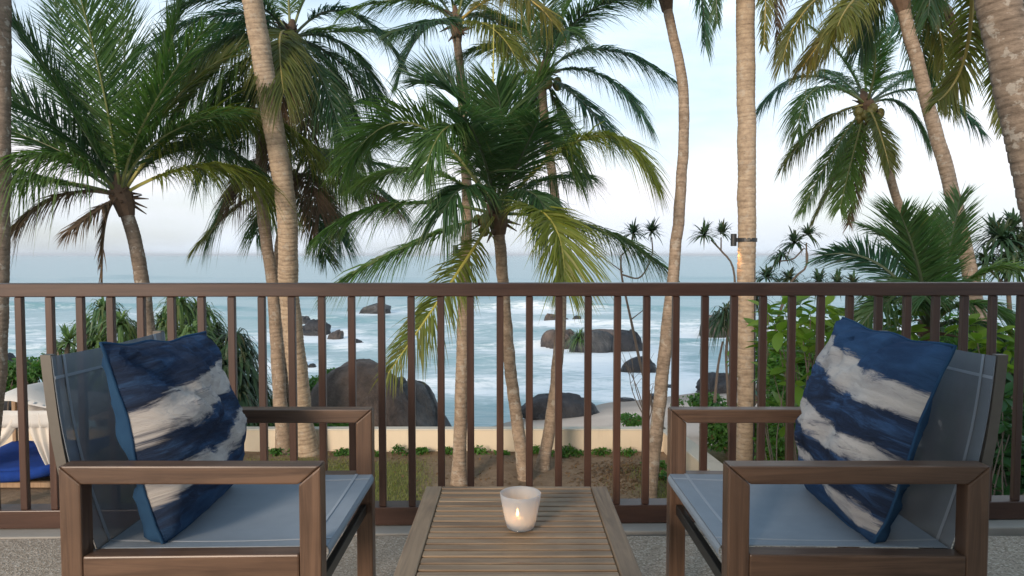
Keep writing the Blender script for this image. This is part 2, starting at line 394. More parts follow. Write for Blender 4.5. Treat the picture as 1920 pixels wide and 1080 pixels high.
def leafmat(name, a, b, dry=(0.16, 0.095, 0.045), trans=0.40, gloss=0.45, warm=None):
    M = Mat(name); rnd = M.rand(); at_ = M.attr('dry'); ln = M.attr('tone')
    c = M.mix(M.math('ADD', M.math('MULTIPLY', rnd, 0.6), M.math('MULTIPLY', ln, 0.5), clamp=True), a, b)
    c = M.mix(at_, c, dry)
    M.col(c); M.rough(gloss); M.spec(0.35)
    tr = M.n('ShaderNodeBsdfTranslucent'); M.l(M.mix(1.0, c, (1.6, 1.75, 0.9), 'MULTIPLY'), tr.inputs[0])
    m2 = M.n('ShaderNodeMixShader'); m2.inputs[0].default_value = trans
    M.l(M.b.outputs[0], m2.inputs[1]); M.l(tr.outputs[0], m2.inputs[2]); M.l(m2.outputs[0], M.out.inputs[0]); return M.m
LEAF = {
 'green':  leafmat('frond_green', (0.040, 0.105, 0.032), (0.10, 0.185, 0.042)),
 'dark':   leafmat('frond_dark', (0.024, 0.072, 0.034), (0.056, 0.125, 0.042)),
 'teal':   leafmat('frond_teal', (0.026, 0.088, 0.066), (0.055, 0.145, 0.088)),
 'yellow': leafmat('frond_yellow', (0.10, 0.17, 0.026), (0.21, 0.235, 0.038)),
 'gold':   leafmat('frond_gold', (0.135, 0.135, 0.026), (0.21, 0.18, 0.036)),
 'dead':   leafmat('frond_dead', (0.10, 0.066, 0.045), (0.17, 0.12, 0.078), trans=0.15, gloss=0.8),
 'olive':  leafmat('frond_olive', (0.070, 0.105, 0.026), (0.15, 0.155, 0.036)),
}
RACHIS = {
 'green': simple('rachis_green', (0.15, 0.17, 0.055), 0.5), 'dark': simple('rachis_dark', (0.06, 0.085, 0.045), 0.5), 'teal': simple('rachis_teal', (0.10, 0.13, 0.085), 0.5),
 'yellow': simple('rachis_yellow', (0.38, 0.34, 0.075), 0.5), 'gold': simple('rachis_gold', (0.42, 0.29, 0.07), 0.5), 'dead': simple('rachis_dead', (0.17, 0.11, 0.07), 0.8), 'olive': simple('rachis_olive', (0.26, 0.21, 0.06), 0.5)}
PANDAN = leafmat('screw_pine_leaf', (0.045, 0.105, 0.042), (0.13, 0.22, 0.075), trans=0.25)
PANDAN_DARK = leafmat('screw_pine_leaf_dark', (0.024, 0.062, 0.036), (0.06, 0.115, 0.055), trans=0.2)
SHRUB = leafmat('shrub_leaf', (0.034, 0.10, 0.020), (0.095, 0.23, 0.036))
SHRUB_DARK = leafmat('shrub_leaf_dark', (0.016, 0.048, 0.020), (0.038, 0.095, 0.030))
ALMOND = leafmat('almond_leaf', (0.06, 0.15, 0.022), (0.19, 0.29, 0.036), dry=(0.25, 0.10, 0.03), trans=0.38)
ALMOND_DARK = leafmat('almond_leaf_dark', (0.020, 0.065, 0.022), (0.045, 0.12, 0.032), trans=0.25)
GRASS = leafmat('grass_blades', (0.09, 0.13, 0.028), (0.22, 0.24, 0.07), dry=(0.27, 0.22, 0.10))
COCO = simple('coconut_husk', (0.15, 0.13, 0.035), 0.5, 0, 5, 0.4)

def sea_mat():
    M = Mat('sea_water'); v = M.world((1, 1, 1))
    foam = M.attr('foam')
    n1 = M.noise(M.world((0.22, 0.55, 1)), 1.0, 7, 0.68, 1.4)
    n2 = M.noise(M.world((0.9, 2.4, 1)), 1.0, 5, 0.65, 0.8)
    f = M.math('ADD', foam, M.math('MULTIPLY_ADD', n1, 1.5, -0.75))
    n3 = M.noise(M.world((2.4, 7.0, 1)), 1.0, 4, 0.7, 1.0)
    f = M.math('ADD', f, M.math('MULTIPLY_ADD', n2, 0.8, -0.40)); f = M.math('ADD', f, M.math('MULTIPLY_ADD', n3, 0.4, -0.2))
    f = M.ramp(f, [(0.40, (0,0,0)), (0.62, (0.40,)*3), (0.90, (1,1,1))])
    dp = M.attr('depth')
    wc = M.mix(dp, (0.21, 0.36, 0.37), (0.22, 0.35, 0.37))
    wc = M.mix(M.math('MULTIPLY', M.noise(M.world((0.05, 0.16, 1)), 1.0, 4), 0.5), wc, (0.10, 0.22, 0.26))
    c = M.mix(f, wc, (0.80, 0.83, 0.84)); M.col(c)
    r = M.math('MULTIPLY_ADD', f, 0.5, 0.28); M.l(r, M.b.inputs['Roughness']); M.b.inputs['IOR'].default_value = 1.33
    b1 = M.noise(M.world((0.5, 1.5, 1)), 1.0, 6, 0.62); b2 = M.noise(M.world((0.06, 0.30, 1)), 1.0, 5, 0.6)
    bp = M.n('ShaderNodeBump'); bp.inputs['Strength'].default_value = 0.5; bp.inputs['Distance'].default_value = 0.35
    M.l(M.math('ADD', M.math('MULTIPLY', b1, 0.5), b2), bp.inputs['Height']); M.l(bp.outputs[0], M.b.inputs['Normal']); return M.m
SEA = sea_mat()
def cloth_white():
    M = Mat('white_canvas'); f = M.noise(M.co((1,1,1)), 5, 4); M.col(M.mix(f, (0.66, 0.64, 0.60), (0.82, 0.80, 0.77))); M.rough(0.9)
    tr = M.n('ShaderNodeBsdfTranslucent'); tr.inputs[0].default_value = (0.75, 0.72, 0.68, 1); m2 = M.n('ShaderNodeMixShader'); m2.inputs[0].default_value = 0.3
    M.l(M.b.outputs[0], m2.inputs[1]); M.l(tr.outputs[0], m2.inputs[2]); M.l(m2.outputs[0], M.out.inputs[0]); return M.m
CANVAS = cloth_white()
def sheer():
    M = Mat('sheer_curtain'); M.col((0.72, 0.67, 0.60)); M.rough(0.9)
    tr = M.n('ShaderNodeBsdfTransparent'); m2 = M.n('ShaderNodeMixShader'); m2.inputs[0].default_value = 0.72
    M.l(tr.outputs[0], m2.inputs[1]); M.l(M.b.outputs[0], m2.inputs[2]); M.l(m2.outputs[0], M.out.inputs[0]); return M.m
SHEER = sheer()

# ------------------------------------------------------------------ terrain: garden, beach, sea
GZ, SEA_Z = -3.0, -5.5
WALL_Y = 15.1
def grid(name, xs, ys, zf, mat, attrs=None, smooth=True):
    X, Y = np.meshgrid(xs, ys); Z = zf(X, Y)
    nx, ny = len(xs), len(ys)
    v = np.stack([X, Y, Z], -1).reshape(-1, 3)
    me = bpy.data.meshes.new(name)
    i = (np.arange(ny-1)[:, None]*nx + np.arange(nx-1)[None, :]).reshape(-1)
    f = np.stack([i, i+1, i+nx+1, i+nx], 1)
    me.from_pydata(v.tolist(), [], f.tolist())
    for k, fn in (attrs or {}).items():
        a = me.attributes.new(k, 'FLOAT', 'POINT'); a.data.foreach_set('value', fn(X, Y, Z).reshape(-1))
    if smooth: me.polygons.foreach_set('use_smooth', [True]*len(me.polygons))
    o = link(name, me, mat); tag(o, kind='structure'); return o
def n2(X, Y, s, seed=0, o=3): return fbm(np.stack([X*s, Y*s, X*0+0.5], -1).reshape(-1, 3), o, seed).reshape(X.shape)

def grassy(X, Y):
    """1 where the lawn grows: a patch in front of the wall on one side and a strip by the return wall"""
    n = n2(X, Y, 1.6, 3)*0.25
    a = 1/(1+np.exp(-((-1.62 - 0.05*(Y-12)) - X + n)*9)) * 1/(1+np.exp(-(14.35 - Y + n)*7))
    b = 1/(1+np.exp(-(X - (2.35 + 0.10*(12.5-Y)) + n)*7)) * 1/(1+np.exp(-(13.4 - Y + n)*6))
    return np.clip(np.maximum(a * 1/(1+np.exp(-(X+6.6+n)*6)), b), 0, 1)
def gz(X, Y):
    h = GZ + 0.035*n2(X, Y, 0.8, 1) + 0.018*n2(X, Y, 3.5, 2)
    h = h + 0.16*np.exp(-((X-2.15)**2/0.35 + (Y-13.2)**2/0.5)) + 0.10*np.exp(-((X+0.35)**2/0.5 + (Y-14.2)**2/0.3))
    return h
grid('garden_ground', np.linspace(-22, 14, 181), np.linspace(3.6, 15.15, 116), gz, SOIL, {'grass': lambda X, Y, Z: grassy(X, Y)})

def shore(X): return np.where(X > -3, 28.0 + 0.72*np.clip(X, -3, 40), 25.84 + 0.1*(X+3)) + 0.5*np.sin(X*0.5)
def beach_z(X, Y):
    t = (Y - 15.15)/(np.maximum(shore(X), 20) - 15.15)
    z = np.where(t < 1, -3.35 + (SEA_Z+0.05+3.35)*np.clip(t, 0, 1)**0.85, SEA_Z + 0.05 - (t-1)*1.6)
    return z + 0.05*n2(X, Y, 0.5, 5) 
grid('beach', np.linspace(-60, 60, 161), np.concatenate([np.linspace(15.15, 45, 90), np.linspace(46, 70, 10)]), beach_z, SAND,
     {'wet': lambda X, Y, Z: np.clip((SEA_Z+0.42-Z)/0.3 + 0.3*n2(X, Y, 0.7, 8), 0, 1)})
def side_z(X, Y): return -3.3 + 0.1*n2(X, Y, 0.6, 6)
grid('side_terrain', np.linspace(3.7, 40, 60), np.linspace(1.0, 15.2, 40), lambda X, Y: side_z(X, Y) + 0.4, SOIL, {'grass': lambda X, Y, Z: X*0+0.6})

# sea: fan-shaped sheet out to the horizon, with swells rolling in and breaking near the shore
ys = np.concatenate([np.arange(22, 110, 0.45), 110*1.035**np.arange(0, 165)])
us = np.linspace(-1, 1, 301)
U, Y = np.meshgrid(us, ys); X = U*(Y*1.15 + 14)
CREST = [(45.5, .32, 3.0, 0.5), (52.5, .62, 1.9, 1.3), (62, .40, 2.6, 2.1), (72, .75, 2.4, 3.0), (88, .8, 3.0, 4.2), (112, .7, 4.5, 5.0), (150, .6, 6, 6.0), (200, .6, 8, 7.0), (36.5, .2, 2.0, 8.0)]
Zs = np.full_like(X, SEA_Z); foam = np.zeros_like(X)
for (yc, h, wd, sd) in CREST:
    yy = yc + 0.12*yc*n2(X, Y*0, 0.022, int(sd*10), 3) + 1.5*np.sin(X*0.05 + sd)
    amp = np.clip(0.55 + 1.1*n2(X, Y*0+sd, 0.045, int(sd*7)+3, 3), 0.05, 1.3)
    d = (Y - yy)
    prof = np.exp(-(np.where(d < 0, d*1.7, d)/wd)**2)
    Zs += 1.35*h*amp*prof
    foam += np.clip(amp*1.15-0.25, 0, 1)*np.exp(-((d + wd*1.3)/(wd*1.5))**2)*(0.75 if yc < 120 else 0.25)
Zs += 0.07*n2(X, Y, 0.55, 21, 3)*np.clip(90/Y, 0, 1) + 0.16*n2(X*0.5, Y, 0.12, 25, 3)*np.clip(300/Y, 0, 1)
zone = np.exp(-((Y-66)/20.0)**2)*0.62 + np.exp(-((Y-38)/7.0)**2)*0.25 + np.exp(-((Y-shore(X)-0.6)/1.3)**2)*0.35
foam += zone*(0.75 + 1.1*n2(X, Y*2.0, 0.05, 31, 4))
for (px, py, wp) in [(700, 587, 68), (593, 627, 60), (571, 607, 26), (629, 635, 32), (669, 650, 32), (555, 690, 46), (1032, 606, 26), (1081, 603, 18), (1045, 652, 84), (1112, 666, 92), (1176, 663, 78), (1197, 702, 70), (1340, 630, 66), (1345, 735, 90)]:
    dq = 6.67*F/(py-478.0); xq = (px-960)/F*dq; rq = wp*dq/F/2
    foam += 0.55*np.exp(-(((X-xq)/(rq*1.5+0.8))**2 + ((Y-dq+0.3*rq)/(rq*1.6+1.8))**2))
foam += 0.10*np.clip(n2(X*0.6, Y*1.6, 0.02, 35, 3), 0, 1)
v = np.stack([X, Y, Zs], -1).reshape(-1, 3); nx, ny = len(us), len(ys)
i = (np.arange(ny-1)[:, None]*nx + np.arange(nx-1)[None, :]).reshape(-1)
me = bpy.data.meshes.new('sea'); me.from_pydata(v.tolist(), [], np.stack([i, i+1, i+nx+1, i+nx], 1).tolist())
for k, a in (('foam', foam), ('depth', np.clip((Y-40)/200, 0, 1))):
    q = me.attributes.new(k, 'FLOAT', 'POINT'); q.data.foreach_set('value', a.reshape(-1))
me.polygons.foreach_set('use_smooth', [True]*len(me.polygons))
tag(link('sea', me, SEA), kind='structure')

# ------------------------------------------------------------------ balcony structure
mb = MB(); mb.box((0, 0.95, -0.15), (9.0, 4.0, 0.30)); part('balcony_floor', mb, PEBBLE); tag(bpy.data.objects['balcony_floor'], kind='structure')
mb = MB(); mb.box((0.4, -1.1, 3.05), (9.0, 2.9, 0.24)); o = part('unseen_shade_ceiling', mb, WALL_WHITE); tag(o, kind='structure')  # unseen overhead slab, depth set by how much sky light reaches the furniture
mb = MB(); mb.box((3.0, -2.45, 0.0), (9.0, 0.25, 6.4)); o = part('unseen_shade_wall', mb, WALL_WHITE); tag(o, kind='structure')  # unseen wall behind the camera, added and sized to shade the right side
RY = R(1.5)                                      # the railing runs slightly askew to the view
def rail_pt(s, t=0.0, z=0.0):                    # s along the railing, t behind it
    return np.array([s*math.cos(RY) - t*math.sin(RY), 3.055 + s*math.sin(RY) + t*math.cos(RY), z])
ROTR = np.array([[math.cos(RY), -math.sin(RY), 0], [math.sin(RY), math.cos(RY), 0], [0, 0, 1]])
mb = MB(); mb.box(rail_pt(0, 0.10, -0.14), (9.4, 0.36, 0.292), rot=ROTR); o = part('balcony_kerb', mb, CONCRETE, bevel=0.006); tag(o, kind='structure')

# railing
o0 = rail_pt(0)
rail = thing('balcony_railing', 'dark brown wooden railing across the balcony edge behind the chairs', 'railing', o0)
mb = MB(); mb.box(rail_pt(0, 0.045, 1.022), (9.2, 0.09, 0.056), rot=ROTR); part('top_rail', mb, WOOD_RAIL[0], rail, bevel=0.004)
mb = MB(); mb.box(rail_pt(0, 0.045, 0.049), (9.2, 0.09, 0.078), rot=ROTR); part('bottom_rail', mb, WOOD_RAIL[0], rail, bevel=0.004)
bm_ = MB(); bm_.box((0, 0, 0.5405), (0.030, 0.026, 0.905), rot=ROTR); bme = bm_.mesh('baluster', 0.0025, seg=1)
for k in range(-18, 19):
    s = -0.051 + 0.1263*k
    b = link('baluster', bme, WOOD_RAIL[2], rail); p = rail_pt(s, 0.022) - o0; b.location = p

# ------------------------------------------------------------------ table, candle
TZ = 0.45
tb = thing('coffee_table', 'low weathered teak slatted table between the two armchairs', 'table', (0.01, 1.87, 0))
TX0, TX1, TY0, TY1 = -0.268, 0.295, 1.52, 2.215
cx = (TX0+TX1)/2
for x0, x1 in ((TX0, TX0+0.05), (TX1-0.05, TX1)):
    mb = MB(); mb.box(((x0+x1)/2, (TY0+TY1)/2, TZ-0.014), (0.05, TY1-TY0, 0.028)); part('side_rail', mb, WOOD_TABLE[1], tb, bevel=0.0035)
for y0 in (TY0, TY1-0.02):
    mb = MB(); mb.box((cx, y0+0.01, TZ-0.0145), (TX1-TX0-0.1015, 0.02, 0.027)); part('end_rail', mb, WOOD_TABLE[0], tb, bevel=0.002)
sm = MB(); sm.box((0, 0, 0), (TX1-TX0-0.1025, 0.0305, 0.026)); sme = sm.mesh('slat', 0.0022, seg=1)
ns = 17; pitch = (TY1-TY0-0.04)/ns
for k in range(ns):
    s = link('slat', sme, WOOD_TABLE[0], tb); s.location = Vector((cx, TY0+0.02+pitch*(k+0.5), TZ-0.0155 + random.uniform(-.0006, .0006))) - tb.location
for x in (TX0+0.045, TX1-0.045):
    mb = MB(); mb.box((x, (TY0+TY1)/2, TZ-0.052), (0.024, TY1-TY0-0.06, 0.045)); part('apron', mb, WOOD_TABLE[1], tb, bevel=0.002)
    for y in (TY0+0.035, TY1-0.035):
        mb = MB(); mb.box((x, y, (TZ-0.03)/2), (0.045, 0.045, TZ-0.032)); part('leg', mb, WOOD_TABLE[2], tb, bevel=0.003)

GL = Mat('frosted_glass'); GL.col((0.52, 0.56, 0.60)); GL.rough(0.45)
gt = GL.n('ShaderNodeBsdfTranslucent'); gt.inputs[0].default_value = (0.64, 0.65, 0.67, 1)
gp = GL.n('ShaderNodeBsdfTransparent'); g1 = GL.n('ShaderNodeMixShader'); g1.inputs[0].default_value = 0.50
GL.l(GL.b.outputs[0], g1.inputs[1]); GL.l(gt.outputs[0], g1.inputs[2])
g2 = GL.n('ShaderNodeMixShader'); g2.inputs[0].default_value = 0.28; GL.l(g1.outputs[0], g2.inputs[1]); GL.l(gp.outputs[0], g2.inputs[2]); GL.l(g2.outputs[0], GL.out.inputs[0])
CG = Mat('clear_glass'); CG.col((0.95, 0.97, 0.97)); CG.rough(0.06); CG.b.inputs['Transmission Weight'].default_value = 1.0; CG.b.inputs['IOR'].default_value = 1.45
CP = onz(976, 992, TZ); CP = np.array([CP[0], CP[1], TZ])
ch = thing('candle_holder', 'frosted glass votive holder glowing on the slatted table', 'candle holder', CP)
mb = MB(); prof = [(0.030, 0.006), (0.036, 0.010), (0.041, 0.030), (0.047, 0.065), (0.0525, 0.100), (0.054, 0.112), (0.0528, 0.1135), (0.0510, 0.112), (0.0495, 0.100), (0.044, 0.065), (0.038, 0.030), (0.033, 0.016), (0.0, 0.0145)]
prof = [(r_q, z_q*0.86) for r_q, z_q in prof]; mb.lathe(prof, 48, CP); part('glass_cup', mb, GL.m, ch, smooth=True)
mb = MB(); pr = [(0.0, 0.0012), (0.027, 0.0012), (0.032, 0.004), (0.0345, 0.0085), (0.0285, 0.0055), (0.0, 0.0052)]
mb.lathe(pr, 48, CP); part('glass_foot', mb, CG.m, ch, smooth=True)
cd = thing('candle', 'small white tealight burning inside the frosted glass', 'candle', CP + np.array([-0.008, 0, 0.016]))
WX = Mat('candle_wax'); WX.col((0.85, 0.80, 0.72)); WX.rough(0.5); WX.b.inputs['Subsurface Weight'].default_value = 0.3
c0 = CP + np.array([-0.008, -0.002, 0.016])
mb = MB(); mb.lathe([(0.0, 0.0), (0.0185, 0.0), (0.0185, 0.015), (0.017, 0.016), (0.010, 0.0145), (0.0, 0.0142)], 28, c0); part('wax', mb, WX.m, cd, smooth=True)
mb = MB(); mb.tube([c0 + (0, 0, 0.013), c0 + (0.0006, 0, 0.021)], 0.0008, 6); part('wick', mb, BLACK, cd)
FL = Mat('flame'); em = FL.n('ShaderNodeEmission'); em.inputs[0].default_value = (1.0, 0.50, 0.16, 1); em.inputs[1].default_value = 40; FL.l(em.outputs[0], FL.out.inputs[0])
mb = MB(); mb.lathe([(0.0, 0.018), (0.0026, 0.020), (0.0042, 0.025), (0.0036, 0.031), (0.0016, 0.038), (0.0, 0.042)], 14, c0); part('flame', mb, FL.m, cd, smooth=True)
ld = bpy.data.lights.new('candle_light', 'POINT'); ld.energy = 0.032; ld.color = (1.0, 0.50, 0.20); ld.shadow_soft_size = 0.006
lo = bpy.data.objects.new('candle_light', ld); COL.objects.link(lo); lo.location = c0 + (0.0, 0, 0.032)

# ------------------------------------------------------------------ chairs and cushions
def sheet(P, n, m, th):       # P(u, v) -> point; a thin closed sheet offset along its own normal
    uu, vv = np.meshgrid(np.linspace(0, 1, n), np.linspace(0, 1, m)); A = np.array([[P(a, b) for a, b in zip(r, s)] for r, s in zip(uu, vv)])
    du = np.gradient(A, axis=1); dv = np.gradient(A, axis=0); N = np.cross(du, dv); N /= np.linalg.norm(N, axis=2)[..., None] + 1e-9
    B = A - N*th; v = np.concatenate([A.reshape(-1, 3), B.reshape(-1, 3)]); k = n*m; f = []
    for j in range(m-1):
        for i in range(n-1):
            a = j*n+i; f += [(a, a+1, a+n+1, a+n), (a+k+n, a+n+1+k, a+1+k, a+k)]
    rim = [j for j in range(n)] + [j*n+n-1 for j in range(1, m)] + [(m-1)*n+j for j in range(n-2, -1, -1)] + [j*n for j in range(m-2, 0, -1)]
    for a, b in zip(rim, rim[1:]+rim[:1]): f.append((b, a, a+k, b+k))
    return v, f
def chair(sgn, off, label):
    X = lambda x: sgn*x + off
    t = thing('armchair', label, 'armchair', (X(-0.80), 2.11, 0), 'pair of teak armchairs')
    xb, xf, zt, W, H = -1.109, -0.468, 0.655, 0.054, 0.046
    for y0, y1 in ((1.735, 1.787), (2.378, 2.430)):
        def pr(name, pts, ax):
            mb = MB(); mb.prism([(X(a), b) for a, b in pts], y0, y1); part(name, mb, WOOD_CHAIR[ax], t, bevel=0.0045)
        g = 0.0006
        pr('armrest', [(xb+g, zt), (xf-g, zt), (xf-W-g, zt-H), (xb+W+g, zt-H)], 0)
        pr('front_leg', [(xf, zt-g), (xf, 0.0), (xf-W, 0.0), (xf-W, zt-H-g)], 2)
        pr('back_leg', [(xb, zt-g), (xb+W, zt-H-g), (xb+W, 0.0), (xb, 0.0)], 2)
        pr('seat_rail', [(xb+W+g, 0.430), (xf-W-g, 0.4355), (xf-W-g, 0.362), (xb+W+g, 0.356)], 0)
    # metal stretcher between the front legs and the bar under the front seam
    mb = MB(); mb.box((X(xf-0.030), 2.0825, 0.318), (0.020, 0.589, 0.034)); part('stretcher', mb, METAL_DARK, t, bevel=0.002)
    mb = MB(); mb.tube([(X(xf-0.022), 1.788, 0.418), (X(xf-0.022), 2.377, 0.418)], 0.011, 10); part('front_bar', mb, METAL_TAUPE, t)
    mb = MB(); mb.tube([(X(xb+0.085), 1.788, 0.402), (X(xb+0.085), 2.377, 0.402)], 0.011, 10); part('rear_bar', mb, METAL_TAUPE, t)
    # seat sling
    def seatp(u, v):
        x = -1.040 + u*0.573; y = 1.7875 + v*0.590
        z = 0.4305 + 0.006*u - 0.022*math.sin(math.pi*u)*math.sin(math.pi*v)
        return (X(x), y, z)
    def panel(nm, P, n, m, mat, th=0.002):
        mb = MB(); v_, f_ = sheet(P, n, m, th); mb.add(v_, f_); return part(nm, mb, mat, t, smooth=False)
    s = panel('seat_sling', seatp, 16, 16, SLING_SEAT)
    def strip(P, u0, u1, v0, v1, n, m, parent, up):
        mb = MB(); v_, f_ = sheet(lambda u, v: tuple(np.array(P(u0+u*(u1-u0), v0+v*(v1-v0))) + up), n, m, 0.0012); mb.add(v_, f_); part('seam', mb, HEM, parent)
    upz = np.array([0, 0, 0.0016])
    strip(seatp, 0.0, 1.0, 0.075, 0.090, 16, 2, s, upz); strip(seatp, 0.0, 1.0, 0.910, 0.925, 16, 2, s, upz)
    strip(seatp, 0.900, 0.916, 0.0, 1.0, 2, 16, s, upz*1.6)
    mb = MB(); v_, f_ = sheet(lambda u, v: (X(-0.467 + 0.006*math.sin(u*math.pi)), 1.789+v*0.587, 0.4355-u*0.03), 4, 2, 0.002); mb.add(v_, f_); part('seat_hem', mb, SLING_SEAT, t)
    # back sling, gently bowed, with a hem all round
    def backp(u, v):       # u across (near to far), v up
        x = -1.043 - 0.108*v - 0.020*math.sin(math.pi*v) - 0.030*math.sin(math.pi*u)*(0.3+0.7*v)
        return (X(x), 1.792 + u*0.583, 0.405 + v*0.512 - 0.012*math.sin(math.pi*u)*v)
    b = panel('back_sling', backp, 16, 14, SLING)
    side = np.array([sgn*0.0022, 0, 0.0004])
    strip(backp, 0.0, 1.0, 0.885, 0.900, 16, 2, b, side); strip(backp, 0.085, 0.105, 0.0, 1.0, 2, 14, b, side*1.8); strip(backp, 0.895, 0.915, 0.0, 1.0, 2, 14, b, side*1.8)
    for yy in (1.801, 2.366):
        P = [(X(-1.046-0.108*v-0.020*math.sin(math.pi*v) - 0.010), yy, 0.345 + v*0.575) for v in np.linspace(0, 1, 9)]
        mb = MB()
        for j in range(len(P)): pass
        pts = np.array(P); n = len(pts); vs = []
        for p in pts:
            for dx, dy in ((-0.016, -0.011), (0.010, -0.011), (0.010, 0.011), (-0.016, 0.011)): vs.append(p + (dx*sgn, dy, 0))
        f = [(i*4+j, i*4+(j+1) % 4, i*4+4+(j+1) % 4, i*4+4+j) for i in range(n-1) for j in range(4)] + [(3, 2, 1, 0), (n*4-4, n*4-3, n*4-2, n*4-1)]
        mb.add(vs, f); part('back_post', mb, WOOD_CHAIR[2] if False else METAL_TAUPE, t)
    mb = MB(); mb.tube([(X(-1.062), 1.789, 0.400), (X(-1.062), 2.376, 0.400)], 0.016, 10); part('back_bar', mb, METAL_DARK, t)
    return t
chair(1, 0.0, 'teak armchair with grey mesh sling, facing right, its sling seen against the white canopy')
chair(-1, 0.061, 'teak armchair with grey mesh sling, facing left, on the side of the leafy shrubs')

def cushion(BN, BF, TF, TN, th, mats, label, sgn, seed):
    """corners of the cushion: bottom near, bottom far, top far, top near; sgn = side the painted face looks to"""
    BN, BF, TF, TN = [np.array(q, float) for q in (BN, BF, TF, TN)]
    n = 34
    u = np.linspace(0, 1, n); U, V = np.meshgrid(u, u)
    # soft outline: edges pulled in between the corners
    def warp(U, V):
        a = (U-0.5)*2; b = (V-0.5)*2
        a2 = a*(1 - 0.035*(1-b**2) - 0.03*b**8*(1-a**2)); b2 = b*(1 - 0.040*(1-a**2) + 0.02*np.sin(a*7+seed)*(1-a**2)*(b > 0))
        cnr = 1 - (np.abs(a)**3)*(np.abs(b)**3)*np.where(b < 0, 0.075, -0.012); a2 = a2*cnr; b2 = b2*cnr
        return a2/2+0.5, b2/2+0.5
    A, B = warp(U, V)
    P = ((1-A)*(1-B))[..., None]*BN + (A*(1-B))[..., None]*BF + (A*B)[..., None]*TF + ((1-A)*B)[..., None]*TN
    N = unit(np.cross(BF-BN, TN-BN)); N = N*np.sign(N[0]*sgn)
    a = np.abs((U-0.5)*2); b = np.abs((V-0.5)*2)
    prof = ((1-a**2.6)*(1-b**2.6))**0.55; eb = 4 + 8*np.clip(0.6-V, 0, 0.6)/0.6; prof_b = ((1-a**eb)*(1-b**eb))**0.5
    q = np.stack([U*5, V*5, U*0+seed], -1).reshape(-1, 3)
    wr = fbm(q, 4, seed).reshape(U.shape)
    fold = np.abs(vnoise(np.stack([U*3.2+V*6.0, V*3.0-U*2.0, U*0+seed*3.1], -1).reshape(-1, 3), seed)).reshape(U.shape)
    rq = np.random.default_rng(seed); crs = 0*U
    for k in range(9):
        cx0, cy0 = [(0, 1), (1, 1), (0, 0), (1, 0), (0.5, 1), (0.3, 1), (0.7, 1), (0, 0.3), (1, 0.4)][k]; tx0, ty0 = 0.5 + rq.normal(0, 0.22), 0.5 + rq.normal(0, 0.22)
        dx, dy = tx0-cx0, ty0-cy0; l2 = math.hypot(dx, dy); tpar = ((U-cx0)*dx + (V-cy0)*dy)/l2**2; dist = np.abs((U-cx0)*dy - (V-cy0)*dx)/l2 + 0.012*wr
        crs = crs + np.exp(-(dist/0.020)**2)*np.clip(1-tpar*1.25, 0, 1)*(tpar > 0)*rq.uniform(0.5, 1.0) - 0.55*np.exp(-((dist-0.045)/0.028)**2)*np.clip(1-tpar*1.25, 0, 1)*(tpar > 0)
    t = thing('cushion', label, 'cushion', (BN+BF)/2, 'painted blue cushions')
    rimw = np.clip(np.minimum(1-a, 1-b)*9, 0, 1)
    for nm, s_, mt, k in (('front_panel', 1, mats[0], 0.86), ('back_panel', -1, mats[1], 0.34)):
        h = th*k*(prof if s_ > 0 else prof_b) + (0.030*wr - 0.013*(1-fold)**5 - 0.024*crs)*rimw*s_**0
        Q = P + N*(s_*np.maximum(h, 0.0)[..., None]) + N*(0.010*wr*(1-rimw))[..., None]
        f = [(j*n+i, j*n+i+1, (j+1)*n+i+1, (j+1)*n+i) for j in range(n-1) for i in range(n-1)]
        mb = MB(); mb.add(Q.reshape(-1, 3), f, 0, cu=U.reshape(-1), cv=V.reshape(-1)); o = part(nm, mb, mt, t, smooth=True, recalc=False)
    rim = [(0, i) for i in range(n)] + [(j, n-1) for j in range(1, n)] + [(n-1, i) for i in range(n-2, -1, -1)] + [(j, 0) for j in range(n-2, 0, -1)]
    pts = [P[j, i] + N*(0.010*wr[j, i]) for j, i in rim]; pts.append(pts[0])
    mb = MB(); mb.tube(pts, 0.0042, 6, cap=False); part('piping', mb, mats[1], t, smooth=True)
    return t
cushion((-0.890, 1.792, 0.412), (-0.905, 2.300, 0.416), (-0.985, 2.285, 0.920), (-1.035, 1.805, 0.945), 0.15, (CUSH_L, CUSH_BACK),
        'navy cushion with two pale brushed bands, propped on the armchair beside the canopy', 1, 3)
cushion((0.920, 1.792, 0.412), (0.945, 2.300, 0.416), (1.060, 2.285, 0.965), (1.108, 1.805, 0.940), 0.15, (CUSH_R, CUSH_BACK),
        'bright blue cushion with three pale brushed bands, propped on the armchair by the shrubs', -1, 8)

